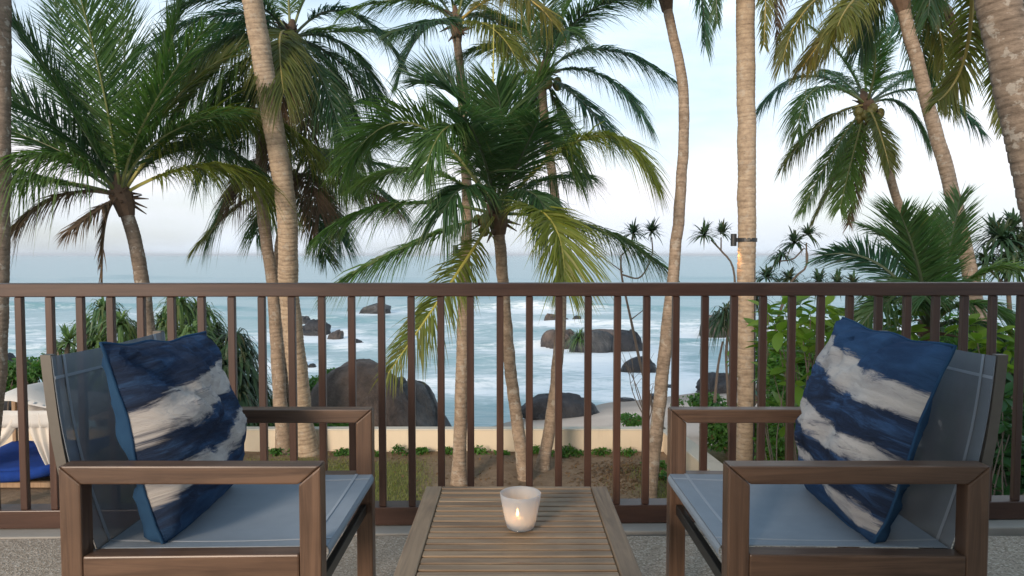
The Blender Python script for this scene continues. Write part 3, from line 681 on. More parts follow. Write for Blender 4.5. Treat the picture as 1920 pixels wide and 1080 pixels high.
# ------------------------------------------------------------------ palms
def frond_mesh(p0, pm, p1, kind, leaf=0.85, roll=(0.0, 0.0), droop=0.5, n=74, wid=0.042, dry=0.0, seed=0, wind=(0, 0, 0), start=0.14, vee=0.30, rad=0.030):
    n = int(n*2.3); leaf = leaf*1.05; droop = droop*0.85; wid = wid*0.62
    r = np.random.default_rng(seed)
    p0, pm, p1 = [np.asarray(q, float) for q in (p0, pm, p1)]
    c = 2*pm - 0.5*(p0+p1)
    Bz = lambda t: ((1-t)**2)[:, None]*p0 + (2*t*(1-t))[:, None]*c + (t**2)[:, None]*p1
    dB = lambda t: (2*(1-t))[:, None]*(c-p0) + (2*t)[:, None]*(p1-c)
    chord = p1 - p0; hz_ = np.array([chord[0], chord[1], 0.0])
    if np.linalg.norm(hz_) < 0.15: hz_ = np.array([0.2, -1.0, 0])
    S0 = unit(np.cross(unit(hz_), [0, 0, 1.0]))
    mb = MB()
    tt = np.linspace(0, 1, 15); Pc = Bz(tt)
    mb.tube(Pc, rad*(1-tt)**0.8*0.9 + 0.006, 5, m=1, cap=False, dry=0.0, tone=0.0)
    t = np.clip(start + (1-start)*(np.arange(n)+0.5)/n + r.normal(0, 0.004, n), start, 0.995)
    V = []; Fc = []; D = []; TN = []; cnt = 0
    for sd in (-1, 1):
        keep = (r.random(n) > 0.06) & (np.interp(t, np.linspace(0, 1, 26), r.random(26)) > 0.10)
        tk = t[keep]; m = len(tk)
        B = Bz(tk); T = dB(tk); T /= np.linalg.norm(T, axis=1)[:, None]
        S = np.broadcast_to(S0, T.shape); S = S - (S*T).sum(1)[:, None]*T; S /= np.linalg.norm(S, axis=1)[:, None] + 1e-9
        N = np.cross(S, T); 
        N *= np.where(N[:, 2:3] < -0.2, 1, 1)
        rl = (roll[0] + (roll[1]-roll[0])*tk)[:, None]
        S2 = S*np.cos(rl) + N*np.sin(rl); N2 = -S*np.sin(rl) + N*np.cos(rl)
        ang = R(32) + R(30)*tk + r.normal(0, 0.11, m)
        prof = np.clip(0.45 + 2.2*(tk-start), 0, 1)*np.clip(1.30 - 1.05*np.clip(tk-0.45, 0, 1)**1.2*1.6, 0.25, 1)
        ln = leaf*prof*(1 + r.normal(0, 0.10, m))*np.where(r.random(m) > 0.93, 0.6, 1.0)
        d = sd*S2*np.cos(ang)[:, None] + T*np.sin(ang)[:, None] + N2*(vee*(1-0.6*tk) + r.normal(0, 0.08, m))[:, None]
        d /= np.linalg.norm(d, axis=1)[:, None]
        wv = T - (T*d).sum(1)[:, None]*d; wv /= np.linalg.norm(wv, axis=1)[:, None] + 1e-9
        nrm = np.cross(d, wv); tw = r.normal(0, 0.5, m)[:, None]
        wv = wv*np.cos(tw) + nrm*np.sin(tw)
        w0 = wid*(0.65+0.35*prof)*(1 + r.normal(0, 0.12, m))
        dr = droop*(1 + r.normal(0, 0.25, m))
        dcol = np.clip(dry + r.normal(0, 0.10, m) + np.clip(tk-0.75, 0, 1)*dry*1.5, 0, 1); tone = r.random(m)
        rings = []
        for s_, k_, dd in ((0, 0.60, 0), (0.30, 1.0, 0), (0.68, 0.58, 0.05), (1.0, 0.04, 0.35)):
            q = B + d*(s_*ln)[:, None]*(1 - 0.10*dr*s_)[:, None] + np.array([0, 0, -1.0])*(dr*ln*s_**2.1)[:, None] + np.array(wind)*(ln*s_**1.8)[:, None]
            rings += [q - wv*(w0*k_/2)[:, None], q + wv*(w0*k_/2)[:, None]]
            D += [np.clip(dcol + dd*(r.random(m) > 0.45), 0, 1)]*2; TN += [tone]*2
        vs = np.stack(rings, 1).reshape(-1, 3)               # m leaflets x 8 verts
        D2 = np.stack(D[-8:], 1).reshape(-1); T2 = np.stack(TN[-8:], 1).reshape(-1)
        base = np.arange(m)[:, None]*8
        f = np.concatenate([base + np.array(q) for q in ((0, 1, 3, 2), (2, 3, 5, 4), (4, 5, 7, 6))])
        mb.add(vs, f.tolist(), 0, dry=D2, tone=T2)
    return mb
def trunk_mesh(path, r0, r1, ringstep=0.085, k=14, seed=0, bulge=1.35):
    Lx = np.linalg.norm(np.diff(path, axis=0), axis=1).sum(); n = int(Lx/ (ringstep/4)) + 2
    n = min(n, 480); P = spline(path, n); s = np.concatenate([[0], np.cumsum(np.linalg.norm(np.diff(P, axis=0), axis=1))])
    r = np.random.default_rng(seed); u = s/s[-1]
    rad = r0 + (r1-r0)*u**0.8; rad *= 1 + (bulge-1)*np.exp(-s/0.28)
    ph = s/ringstep + 0.7*np.interp(s, np.linspace(0, s[-1], 24), r.normal(0, 1, 24)); fr = ph - np.floor(ph)
    rad *= 1 + 0.030*(1-fr) - 0.022*(fr > 0.82) + 0.02*np.interp(s, np.linspace(0, s[-1], 40), r.normal(0, 1, 40))
    P = P + np.stack([np.interp(s, np.linspace(0, s[-1], 30), r.normal(0, 0.006, 30)), s*0, s*0], 1)
    mb = MB(); mb.tube(P, rad, k, m=0, along=np.repeat(s, k), ring=np.repeat((fr > 0.80).astype(float), k)); return mb
def palm(label, depth, trunk, widths, bark_, crown, fronds, seed, coconuts=0, ground=GZ, leaf=0.85, base_y=None, husk=1.0, name='palm_tree'):
    """trunk: pixels from base to crown at that distance; fronds: (mid px, tip px, depth mid, depth tip, kind, options)"""
    pts = [at(px, py, depth if not isinstance(depth, tuple) else dd) for (px, py), dd in zip(trunk, (depth,)*len(trunk) if not isinstance(depth, tuple) else depth)]
    dcr = depth if not isinstance(depth, tuple) else depth[-1]
    base = pts[0].copy(); base[2] = ground - 0.05
    if pts[0][2] > ground: pts = [base + (pts[0]-base)*0] + pts
    t = thing(name, label, 'palm tree', (base[0], base[1], ground), 'coconut palms')
    part('trunk', trunk_mesh(np.array(pts), widths[0]*0.44, widths[1]*0.44, seed=seed), bark_, t, smooth=True)
    C = at(crown[0], crown[1], dcr)
    top = np.array(pts[-1])
    # crown: fibrous head with old leaf bases
    r = random.Random(seed); mb = MB(); ax = unit(C-top + np.array([0, 0, 0.2]))
    rr = widths[1]*0.62*husk
    mb.tube([top - ax*0.10, top + ax*0.12, C, C + ax*0.18, C + ax*0.38], [widths[1]*0.5, rr*1.1, rr*1.25, rr*0.85, rr*0.25], 10)
    for k in range(16):
        a = r.uniform(0, 2*math.pi); d = np.array([math.cos(a), math.sin(a), r.uniform(-0.5, 0.8)]); d = unit(d); l = r.uniform(0.22, 0.5)*husk
        q = C + np.array([0, 0, r.uniform(-0.25, 0.12)]); mb.tube([q, q + d*l*0.5, q + d*l + np.array([0, 0, -0.12*l])], [0.045*husk, 0.03*husk, 0.008], 5)
    cr_ = part('crown', mb, FIBRE, t, smooth=False)
    for k, fr in enumerate(fronds):
        (mx_, my), (tx, ty), dm, dt, kind = fr[:5]; op = dict(fr[5]) if len(fr) > 5 else {}
        m = at(mx_, my, dcr+dm); e_ = at(tx, ty, dcr+dt)
        op.setdefault('leaf', leaf); op.setdefault('seed', seed*100+k); s0 = C + unit(m-C)*0.08
        mb = frond_mesh(s0, m, e_, kind, **op)
        part('frond', mb, [LEAF[kind], RACHIS[kind]], cr_, recalc=False)
    for k in range(coconuts):
        a = r.uniform(math.pi, 2*math.pi); q = C + np.array([math.cos(a)*0.30*husk, math.sin(a)*0.28, r.uniform(-0.42, -0.12)])
        mb = MB(); s_ = r.uniform(0.085, 0.12)
        mb.lathe([(0.0, -s_*1.15), (s_*0.55, -s_*0.95), (s_*0.95, -s_*0.35), (s_, 0.1*s_), (s_*0.75, s_*0.75), (s_*0.25, s_*1.1), (0, s_*1.15)], 12, q); part('coconut', mb, COCO, cr_, smooth=True)
    return t

d_ = dict
palm('palm with a wide arching crown beside the canopy, its short trunk behind the screw pines', 13.0,
     [(300, 905), (284, 690), (268, 540), (252, 450), (236, 395)], (0.34, 0.26), BARK_DARK, (226, 365), [
     ((195, 175), (135, -60), -0.9, -1.9, 'green', d_(n=92, roll=(0.1, 0.15), droop=0.10, leaf=1.15)),
     ((130, 200), (20, 40), -0.5, -0.9, 'dark', d_(droop=0.12, leaf=1.25, n=92, roll=(0.3, 0.4))),
     ((110, 245), (-60, 150), -0.4, -0.6, 'dark', d_(droop=0.12, leaf=1.2, n=92, roll=(0.3, 0.5))),
     ((115, 285), (-80, 215), -0.3, -0.3, 'green', d_(droop=0.35, leaf=1.15, n=92, roll=(0.3, 0.4))),
     ((95, 293), (-120, 335), -1.0, -1.6, 'green', d_(droop=1.05, leaf=1.15, n=100)),
     ((318, 200), (440, 95), 0.5, 0.8, 'olive', d_(droop=0.25, roll=(-0.3, -0.6))),
     ((415, 208), (605, 300), 0.5, 1.9, 'yellow', d_(droop=0.9, leaf=1.05, n=112, dry=0.04, wid=0.056)),
     ((405, 312), (530, 380), 0.2, 1.4, 'yellow', d_(droop=0.85, leaf=1.0, n=104, dry=0.15, wid=0.054)),
     ((100, 372), (0, 465), -0.3, -0.6, 'dead', d_(droop=0.9, leaf=0.6)),
     ((198, 415), (192, 535), -0.2, -0.2, 'dead', d_(droop=0.4, leaf=0.35, n=40, dry=0.2)),
     ((175, 400), (130, 435), -0.5, -0.9, 'dead', d_(droop=0.7, leaf=0.45, n=40)),
     ((235, 190), (225, -40), 0.6, 0.9, 'dark', d_(droop=0.1, leaf=1.1, roll=(0.5, 0.5))),
     ((295, 170), (345, -30), 0.3, 0.5, 'green', d_(droop=0.15, leaf=1.0)),
     ((160, 180), (90, -30), 0.6, 1.1, 'dark', d_(droop=0.2, leaf=1.0)),
     ((290, 300), (430, 250), 0.8, 1.5, 'green', d_(droop=0.6)),
     ((285, 190), (330, 30), 0.9, 1.6, 'dark', d_(droop=0.2, leaf=0.9)),
     ((60, 330), (-70, 300), 0.5, 0.9, 'dark', d_(droop=0.5)), ((330, 250), (470, 160), 1.0, 1.8, 'green', d_(droop=0.4)), ((180, 260), (60, 120), 0.7, 1.4, 'green', d_(droop=0.2)),
     ((350, 270), (500, 330), 0.6, 1.0, 'dark', d_(droop=0.8)), ((300, 260), (450, 210), -0.4, -0.5, 'green', d_(droop=0.5, leaf=1.05)), ((70, 250), (-90, 90), 0.9, 1.8, 'dark', d_(droop=0.2)), ((40, 340), (-80, 400), 0.2, 0.4, 'green', d_(droop=0.9)), ((270, 230), (380, 60), -0.8, -1.4, 'green', d_(droop=0.15, leaf=0.95, roll=(-0.3, -0.4))),
     ], 1, leaf=1.0)
palm('pale ringed palm trunk rising before the dark crowns, its crown above view', (14.85, 14.6, 14.2, 13.8, 13.4, 13.0),
     [(578, 857), (558, 700), (541, 531), (537, 390), (505, 190), (470, -20)], (0.46, 0.40), BARK_PALE, (440, -190), [
     ((560, -170), (700, -60), -0.5, -1.0, 'green'), ((330, -160), (200, -60), -0.5, -1.0, 'green'), ((440, -300), (430, -420), -1, -2, 'green'), ((520, -270), (640, -300), 1, 2, 'dark'),
     ((360, -270), (250, -310), 1, 2, 'dark')], 2)
palm('palm with a dark high crown directly behind the pale leaning trunk', (15.0, 15.2, 15.4, 15.6, 15.6, 15.6),
     [(534, 860), (522, 700), (511, 531), (491, 385), (496, 250), (538, 110)], (0.34, 0.24), BARK, (545, 70), [
     ((430, 25), (270, 90), -0.4, -0.6, 'teal', d_(droop=0.8, leaf=0.9)),
     ((425, 75), (292, 170), -0.9, -1.6, 'dark', d_(droop=0.8, leaf=1.0)),
     ((650, 22), (757, 125), -0.3, -0.5, 'teal', d_(droop=0.6, leaf=0.85)),
     ((640, 82), (712, 185), -0.4, -0.7, 'dark', d_(droop=0.75, leaf=0.9)),
     ((625, 135), (690, 300), 0.2, 0.3, 'dark', d_(droop=0.8, leaf=1.0)),
     ((525, 70), (532, 175), -1.5, -2.4, 'olive', d_(droop=0.9, leaf=0.95)),
     ((445, 130), (350, 270), -0.9, -1.6, 'green', d_(droop=0.8, leaf=1.0)),
     ((470, -30), (380, -110), 0.5, 1.0, 'green', d_(droop=0.4)), ((600, -40), (690, -60), 0.5, 1, 'green', d_(droop=0.4)),
     ((540, -60), (545, -200), 0.2, 0.2, 'green', d_(droop=0.2)), ((480, 40), (340, 130), 0.6, 1.2, 'dark', d_(droop=0.7)),
     ((590, 120), (640, 250), -1.2, -1.8, 'dark', d_(droop=0.9)), ((400, 100), (300, 230), 0.2, 0.3, 'teal', d_(droop=0.8)), ((430, 170), (380, 330), 0.5, 0.8, 'dark', d_(droop=0.9)), ((460, 0), (330, 10), -1.0, -1.7, 'dark', d_(droop=0.6)), ((610, 170), (660, 340), -0.6, -0.9, 'green', d_(droop=0.9)), ((450, 90), (330, 220), -1.4, -2.2, 'green', d_(droop=0.8, leaf=1.05)), ((480, 160), (400, 300), 1.0, 1.6, 'teal', d_(droop=0.9)), ((640, 120), (730, 240), 0.8, 1.4, 'teal', d_(droop=0.8)), ((440, 50), (290, 110), 1.2, 2.2, 'dark', d_(droop=0.7)), ((500, 140), (440, 300), 0.4, 0.6, 'dark', d_(droop=0.9)),
     ((530, 150), (505, 290), -0.6, -0.9, 'dead', d_(droop=0.9, leaf=0.7)), ((610, 60), (740, 60), 0.9, 1.6, 'green', d_(droop=0.5)),
     ((560, 150), (590, 310), 0.5, 0.7, 'dead', d_(droop=0.9, leaf=0.8)), ], 3, coconuts=4, leaf=0.95)
palm('low palm with a shaggy dark crown half hidden behind the pale trunk', (18.0, 18.0, 18.0, 18.0),
     [(560, 850), (530, 650), (522, 500), (535, 390)], (0.32, 0.25), BARK_DARK, (548, 345), [
     ((640, 318), (755, 395), -0.3, -0.5, 'dark', d_(droop=0.9, leaf=1.2)), ((620, 290), (715, 270), 0.2, 0.4, 'dark', d_(droop=0.7, leaf=1.2)),
     ((640, 345), (730, 385), -1.2, -2.0, 'dead', d_(droop=0.8, leaf=0.9)), ((600, 372), (640, 450), -0.3, -0.5, 'teal', d_(droop=0.7, leaf=1.0)),
     ((580, 405), (612, 485), -0.5, -0.8, 'dark', d_(droop=0.4, leaf=0.8)), ((470, 320), (395, 440), -0.4, -0.7, 'dark', d_(droop=0.9, leaf=1.1)),
     ((450, 385), (365, 465), -0.6, -1.0, 'olive', d_(droop=0.6, leaf=0.7)), ((545, 240), (560, 150), 0.3, 0.5, 'dark', d_(droop=0.4, leaf=1.2)),
     ((610, 230), (690, 190), 0.4, 0.9, 'dark', d_(droop=0.5, leaf=1.2)), ((480, 250), (400, 240), 0.4, 0.9, 'dark', d_(droop=0.6, leaf=1.2)),
     ((590, 280), (650, 350), -1.5, -2.2, 'dark', d_(droop=0.9, leaf=1.1)), ((500, 300), (440, 380), -1.2, -2, 'dead', d_(droop=0.9, leaf=1.0)),
     ((650, 300), (760, 330), 1.0, 2.0, 'dark', d_(droop=0.8, leaf=1.1)), ((575, 330), (600, 400), -2.0, -2.8, 'dead', d_(droop=0.9, leaf=0.9)), ((515, 370), (480, 440), 0.5, 1.0, 'dark', d_(droop=0.8, leaf=0.9))], 4, leaf=1.1, ground=-3.5)
palm('tall slim palm in the middle with a lamp strapped to its trunk', (12.97, 12.97, 13.3, 14.0, 15.0, 15.5),
     [(860, 912), (866, 700), (870, 531), (876, 380), (866, 180), (857, 70)], (0.29, 0.19), BARK, (855, 45), [
     ((770, 0), (640, 25), -0.4, -0.8, 'green', d_(droop=0.7)), ((790, 62), (744, 160), -0.2, -0.4, 'teal', d_(droop=0.35, leaf=0.7, n=60)),
     ((920, 52), (972, 118), -0.9, -1.5, 'yellow', d_(droop=0.8, leaf=0.9, dry=0.18)), ((950, -10), (1035, 40), -1.6, -2.6, 'gold', d_(droop=0.9, leaf=0.8)),
     ((835, -60), (800, -190), 0.2, 0.3, 'green', d_(droop=0.2)), ((880, -60), (910, -180), -0.3, -0.5, 'green', d_(droop=0.2)), ((905, -20), (990, -60), 0.6, 1.2, 'dark', d_(droop=0.5)),
     ((790, -40), (700, -90), 0.5, 1.1, 'dark', d_(droop=0.5)), ((820, 40), (740, 60), -1.6, -2.4, 'dark', d_(droop=0.6)), ((900, 30), (985, 60), 0.9, 1.8, 'green', d_(droop=0.6)),
     ((810, 10), (690, -20), 1.0, 2.0, 'teal', d_(droop=0.5)), ], 5, coconuts=0, leaf=0.85)
WB = (-0.12, -0.1, 0.0)
palm('young palm in the centre with a bushy windblown crown and yellow lower fronds', (13.2, 13.15, 13.0, 12.8, 12.7),
     [(986, 905), (958, 700), (944, 540), (938, 465), (935, 430)], (0.27, 0.23), BARK, (930, 400), [
     ((785, 235), (655, 300), -0.6, -1.0, 'green', d_(droop=0.45, leaf=1.1, roll=(-0.5, -0.7), n=92)),
     ((862, 240), (795, 325), -1.5, -2.2, 'green', d_(droop=0.7, leaf=0.8, n=80)),
     ((882, 215), (790, 150), -0.3, -0.6, 'dark', d_(droop=0.12, leaf=1.05, roll=(0.5, 0.9), n=96)),
     ((965, 245), (1030, 140), 0.2, 0.3, 'green', d_(droop=0.15, leaf=0.9, roll=(0.3, 0.5), n=88)),
     ((1100, 258), (1220, 325), -0.7, -1.1, 'yellow', d_(droop=0.8, leaf=0.95, n=92, dry=0.05)),
     ((1022, 402), (1058, 525), -1.9, -2.7, 'yellow', d_(droop=0.35, leaf=1.0, n=84, roll=(0.1, 0.2), dry=0.06)),
     ((745, 383), (600, 440), -0.4, -0.7, 'green', d_(droop=0.75, leaf=0.85, n=88)),
     ((785, 452), (616, 540), -0.9, -1.4, 'green', d_(droop=0.70, leaf=0.75, n=88)),
     ((852, 520), (728, 700), -1.8, -2.6, 'yellow', d_(droop=0.5, leaf=0.6, n=76, dry=0.25, roll=(0.5, 0.6))),
     ((1105, 425), (1245, 500), 0.6, 1.0, 'dark', d_(droop=0.8, leaf=0.85)),
     ((942, 265), (930, 160), -0.9, -1.5, 'dark', d_(droop=0.10, leaf=1.0, n=90)),
     ((1000, 260), (1075, 320), -0.2, -0.4, 'green', d_(droop=0.6, leaf=0.95)),
     ((800, 320), (670, 350), 0.5, 0.9, 'green', d_(droop=0.6, leaf=0.95)),
     ((900, 275), (850, 205), -1.5, -2.7, 'dark', d_(droop=0.2, leaf=1.1, n=90, roll=(0.3, 0.4))),
     ((975, 300), (1010, 225), -1.2, -2.2, 'dark', d_(droop=0.25, leaf=1.05, n=90)),
     ((860, 300), (760, 260), 0.8, 1.4, 'green', d_(droop=0.5, leaf=0.9)), ((1010, 340), (1100, 330), 0.9, 1.8, 'dark', d_(droop=0.7, leaf=1.0)),
     ((880, 350), (830, 400), -1.6, -2.2, 'dark', d_(droop=0.8, leaf=0.9)), ((990, 360), (1030, 420), -1.2, -1.7, 'dark', d_(droop=0.8, leaf=0.8)),
     ((925, 240), (926, 45), 0.1, 0.1, 'yellow', d_(droop=0.0, leaf=0.10, n=30, vee=0.9)),
     ], 6, coconuts=3, leaf=1.0, husk=1.15)
palm('palm with three blue green fronds reaching out over the sky, behind the young palm', (13.8, 14.2, 15.0, 15.6, 16.0, 16.2),
     [(1016, 886), (1042, 720), (1053, 531), (1042, 380), (1022, 230), (1016, 165)], (0.27, 0.21), BARK, (1020, 138), [
     ((1130, 92), (1268, 155), -0.3, -0.5, 'teal', d_(droop=0.75, leaf=0.75, n=88)), ((1125, 140), (1212, 228), -0.8, -1.3, 'teal', d_(droop=0.75, leaf=0.8, n=84)),
     ((1090, 190), (1150, 265), -0.9, -1.4, 'teal', d_(droop=0.6, leaf=0.85)), ((1085, 35), (1190, -5), -1.0, -1.8, 'dark', d_(droop=0.55, leaf=1.1, n=88)),
     ((1060, 20), (1120, -90), 0.2, 0.4, 'green', d_(droop=0.3, leaf=1.0)), ((985, 40), (940, -70), -0.3, -0.5, 'green', d_(droop=0.3)),
     ((945, 90), (870, 100), -0.3, -0.7, 'green', d_(droop=0.6)), ((960, 150), (900, 230), -0.4, -0.7, 'dark', d_(droop=0.8)),
     ((1050, 215), (1095, 320), 0.2, 0.2, 'dark', d_(droop=0.7)), ((1000, 200), (975, 300), 0.4, 0.6, 'dark', d_(droop=0.7)), ((1020, 0), (1015, -120), 0.4, 0.6, 'dark', d_(droop=0.2)),
     ((1035, 70), (1070, 60), -1.9, -3.3, 'dark', d_(droop=0.7, leaf=1.0)), ((960, 50), (900, 10), 0.9, 1.8, 'olive', d_(droop=0.6)), ], 7, coconuts=5, leaf=0.9)
palm('slender palm trunk with a gentle bend, its grey pink bark bare to the sky', (11.9, 12.0, 12.2, 12.5, 12.7, 12.9, 13.0),
     [(1214, 952), (1236, 760), (1252, 600), (1266, 480), (1281, 270), (1279, 150), (1250, 10)], (0.27, 0.19), BARK, (1238, -70), [
     ((1300, -60), (1322, 85), -0.5, -0.8, 'teal', d_(droop=0.5, leaf=0.5)), ((1228, -50), (1212, 5), -0.3, -0.5, 'dark', d_(droop=0.4, leaf=0.4)),
     ((1330, -110), (1440, -80), -0.5, -1.0, 'green'), ((1150, -110), (1040, -80), -0.5, -0.9, 'green'), ((1240, -200), (1250, -330), 0, 0, 'green'), ((1180, -160), (1090, -210), 0.8, 1.6, 'dark')], 8, leaf=0.8)
palm('straight pale palm trunk with a lamp strapped to it, beyond the garden wall', (12.5, 12.5, 12.4, 12.3, 12.3, 12.3),
     [(1394, 955), (1399, 740), (1400, 531), (1400, 300), (1398, 100), (1396, -60)], (0.35, 0.35), BARK_PALE, (1396, -190), [
     ((1352, -110), (1345, 45), -0.4, -0.5, 'dark', d_(droop=0.4, leaf=0.32)), ((1446, -110), (1456, 100), -0.4, -0.6, 'dead', d_(droop=0.4, leaf=0.34)),
     ((1510, -190), (1600, -110), -0.5, -0.9, 'olive'), ((1280, -180), (1180, -90), -0.5, -0.8, 'green'), ((1400, -300), (1410, -440), 0, 0, 'green'), ((1430, -100), (1432, 85), -1.0, -1.2, 'olive', d_(droop=0.5, leaf=0.28))], 9, leaf=0.8)
palm('palm with a full round crown standing free against the sky, coconuts under it', (19.0, 18.5, 18.0, 17.5, 17.2),
     [(1790, 860), (1735, 540), (1690, 400), (1660, 300), (1642, 235)], (0.33, 0.22), BARK, (1625, 195), [
     ((1515, 142), (1425, 205), -0.3, -0.5, 'teal', d_(droop=0.75, leaf=0.68)), ((1535, 165), (1495, 250), -1.0, -1.6, 'green', d_(droop=0.8, leaf=0.68)),
     ((1545, 228), (1470, 310), -0.5, -0.8, 'olive', d_(droop=0.8, leaf=0.6)), ((1560, 290), (1505, 395), -0.3, -0.5, 'green', d_(droop=0.5, leaf=0.6)),
     ((1575, 310), (1525, 415), 0.2, 0.3, 'olive', d_(droop=0.4, leaf=0.55, dry=0.2)), ((1597, 300), (1575, 390), -0.5, -0.8, 'green', d_(droop=0.4, leaf=0.65)),
     ((1615, 300), (1592, 422), -0.2, -0.3, 'dead', d_(droop=0.3, leaf=0.45)), ((1735, 172), (1838, 245), -0.3, -0.5, 'teal', d_(droop=0.7, leaf=0.7)),
     ((1700, 145), (1770, 110), 0.3, 0.7, 'teal', d_(droop=0.7, leaf=0.7)), ((1690, 195), (1738, 262), -0.4, -0.7, 'dark', d_(droop=0.9, leaf=0.6)),
     ((1615, 90), (1590, -10), 0.2, 0.3, 'green', d_(droop=0.2)), ((1660, 90), (1690, 10), 0.3, 0.5, 'teal', d_(droop=0.3)), ((1580, 110), (1520, 50), 0.5, 0.9, 'dark', d_(droop=0.5)),
     ((1648, 245), (1668, 315), -0.8, -1.1, 'olive', d_(droop=0.4, leaf=0.5)), ((1580, 150), (1545, 130), 1.2, 2.4, 'dark', d_(droop=0.6)), ((1640, 130), (1640, 60), -0.9, -1.8, 'green', d_(droop=0.3)),
     ((1680, 140), (1760, 140), 1.0, 2.0, 'dark', d_(droop=0.7)), ((1600, 260), (1570, 330), 0.6, 0.9, 'dark', d_(droop=0.8)), ], 10, coconuts=9, leaf=0.62, ground=-3.6)
palm('leaning palm trunk with rusty pink bark crossing in front of the round crown', (11.0, 11.4, 11.8, 12.2, 12.5, 12.6),
     [(1872, 995), (1842, 660), (1822, 531), (1785, 360), (1737, 185), (1692, 10)], (0.30, 0.24), BARK, (1672, -55), [
     ((1585, 25), (1505, 125), -0.5, -0.8, 'gold', d_(droop=0.8, leaf=0.62, dry=0.15)), ((1535, -5), (1468, 115), -0.8, -1.3, 'olive', d_(droop=0.7, leaf=0.55, dry=0.12)),
     ((1590, 40), (1530, 115), 0.4, 0.6, 'olive', d_(droop=0.8, leaf=0.5)), ((1765, 10), (1800, 135), -0.3, -0.5, 'dead', d_(droop=0.7, leaf=0.5)), ((1750, 30), (1770, 130), 0.6, 0.9, 'olive', d_(droop=0.7, leaf=0.5)),
     ((1780, -30), (1870, 40), -0.4, -0.7, 'dark', d_(droop=0.8)), ((1560, -50), (1440, -10), 0.3, 0.6, 'dark', d_(droop=0.7)), ((1660, -170), (1640, -300), 0, 0, 'green'), ((1640, 20), (1612, 95), 0.5, 0.7, 'dark', d_(droop=0.8)),
     ((1800, -60), (1900, -10), 0.9, 1.8, 'dark', d_(droop=0.8)), ((1720, 50), (1740, 160), 1.0, 1.6, 'dark', d_(droop=0.8)), ((1610, -10), (1570, 50), -1.5, -2.2, 'olive', d_(droop=0.8))], 11, coconuts=3, leaf=0.55, ground=-2.92)
palm('thick spotted palm trunk close at the edge of the balcony', (6.0, 6.0, 6.0, 6.0),
     [(2080, 1400), (1985, 560), (1915, 200), (1862, -40)], (0.40, 0.36), BARK_DARK, (1815, -230), [
     ((1815, 80), (1758, 190), 2.0, 2.3, 'olive', d_(droop=0.5, leaf=0.36)), ((1868, 90), (1885, 240), 3.2, 3.4, 'olive', d_(droop=0.4, leaf=0.36)),
     ((1925, -60), (1965, 120), 1.8, 2.4, 'dark', d_(droop=0.6, leaf=0.4)), ((1760, -90), (1740, 30), 3.0, 3.6, 'dark', d_(droop=0.7, leaf=0.4)), ((1700, -300), (1500, -250), -0.5, -1, 'green')], 12, leaf=0.7, ground=-2.92)
palm('shaded palm trunk cut off by the picture edge beside the canopy', (11.5,)*4,
     [(-28, 905), (-6, 700), (2, 400), (4, -20)], (0.32, 0.28), BARK_DARK, (5, -190), [
     ((-60, -60), (-130, 60), -0.4, -0.6, 'dark'), ((60, -150), (170, -60), 0.5, 1, 'dark'), ((10, -300), (20, -420), 0, 0, 'green'), ((-90, -180), (-200, -80), 0, 0, 'green')], 13)
palm('young trunkless palm fanning up behind the armchair back and the shrubs', (10.2, 10.2, 10.2),
     [(1742, 900), (1742, 700), (1742, 640)], (0.24, 0.22), BARK_DARK, (1742, 615), [
     ((1655, 500), (1545, 478), -0.4, -0.7, 'teal', d_(droop=0.25, leaf=0.55, roll=(-0.4, -0.7), n=66)),
     ((1712, 490), (1622, 425), 0.4, 0.6, 'dark', d_(droop=0.4, leaf=0.6)), ((1722, 500), (1688, 400), -0.7, -1.2, 'dark', d_(droop=0.1, leaf=0.75, n=84, roll=(0.2, 0.3))),
     ((1775, 490), (1800, 372), 0.2, 0.3, 'dark', d_(droop=0.12, leaf=0.6, n=80)), ((1830, 520), (1915, 505), -0.3, -0.5, 'green', d_(droop=0.5, leaf=0.6)),
     ((1750, 480), (1745, 410), 0.7, 1.1, 'green', d_(droop=0.15, leaf=0.6)), ((1680, 560), (1610, 620), -0.8, -1.1, 'dark', d_(droop=0.6, leaf=0.6)),
     ((1810, 570), (1900, 600), -0.7, -1.0, 'green', d_(droop=0.6, leaf=0.6)), ((1830, 610), (1915, 690), -0.5, -0.8, 'dark', d_(droop=0.6, leaf=0.6)), ((1740, 540), (1735, 560), -1.3, -2.1, 'dark', d_(droop=0.3, leaf=0.7)),
     ((1700, 540), (1640, 545), 0.6, 1.1, 'green', d_(droop=0.6, leaf=0.6))], 14, leaf=0.6, ground=-2.92, husk=0.8)

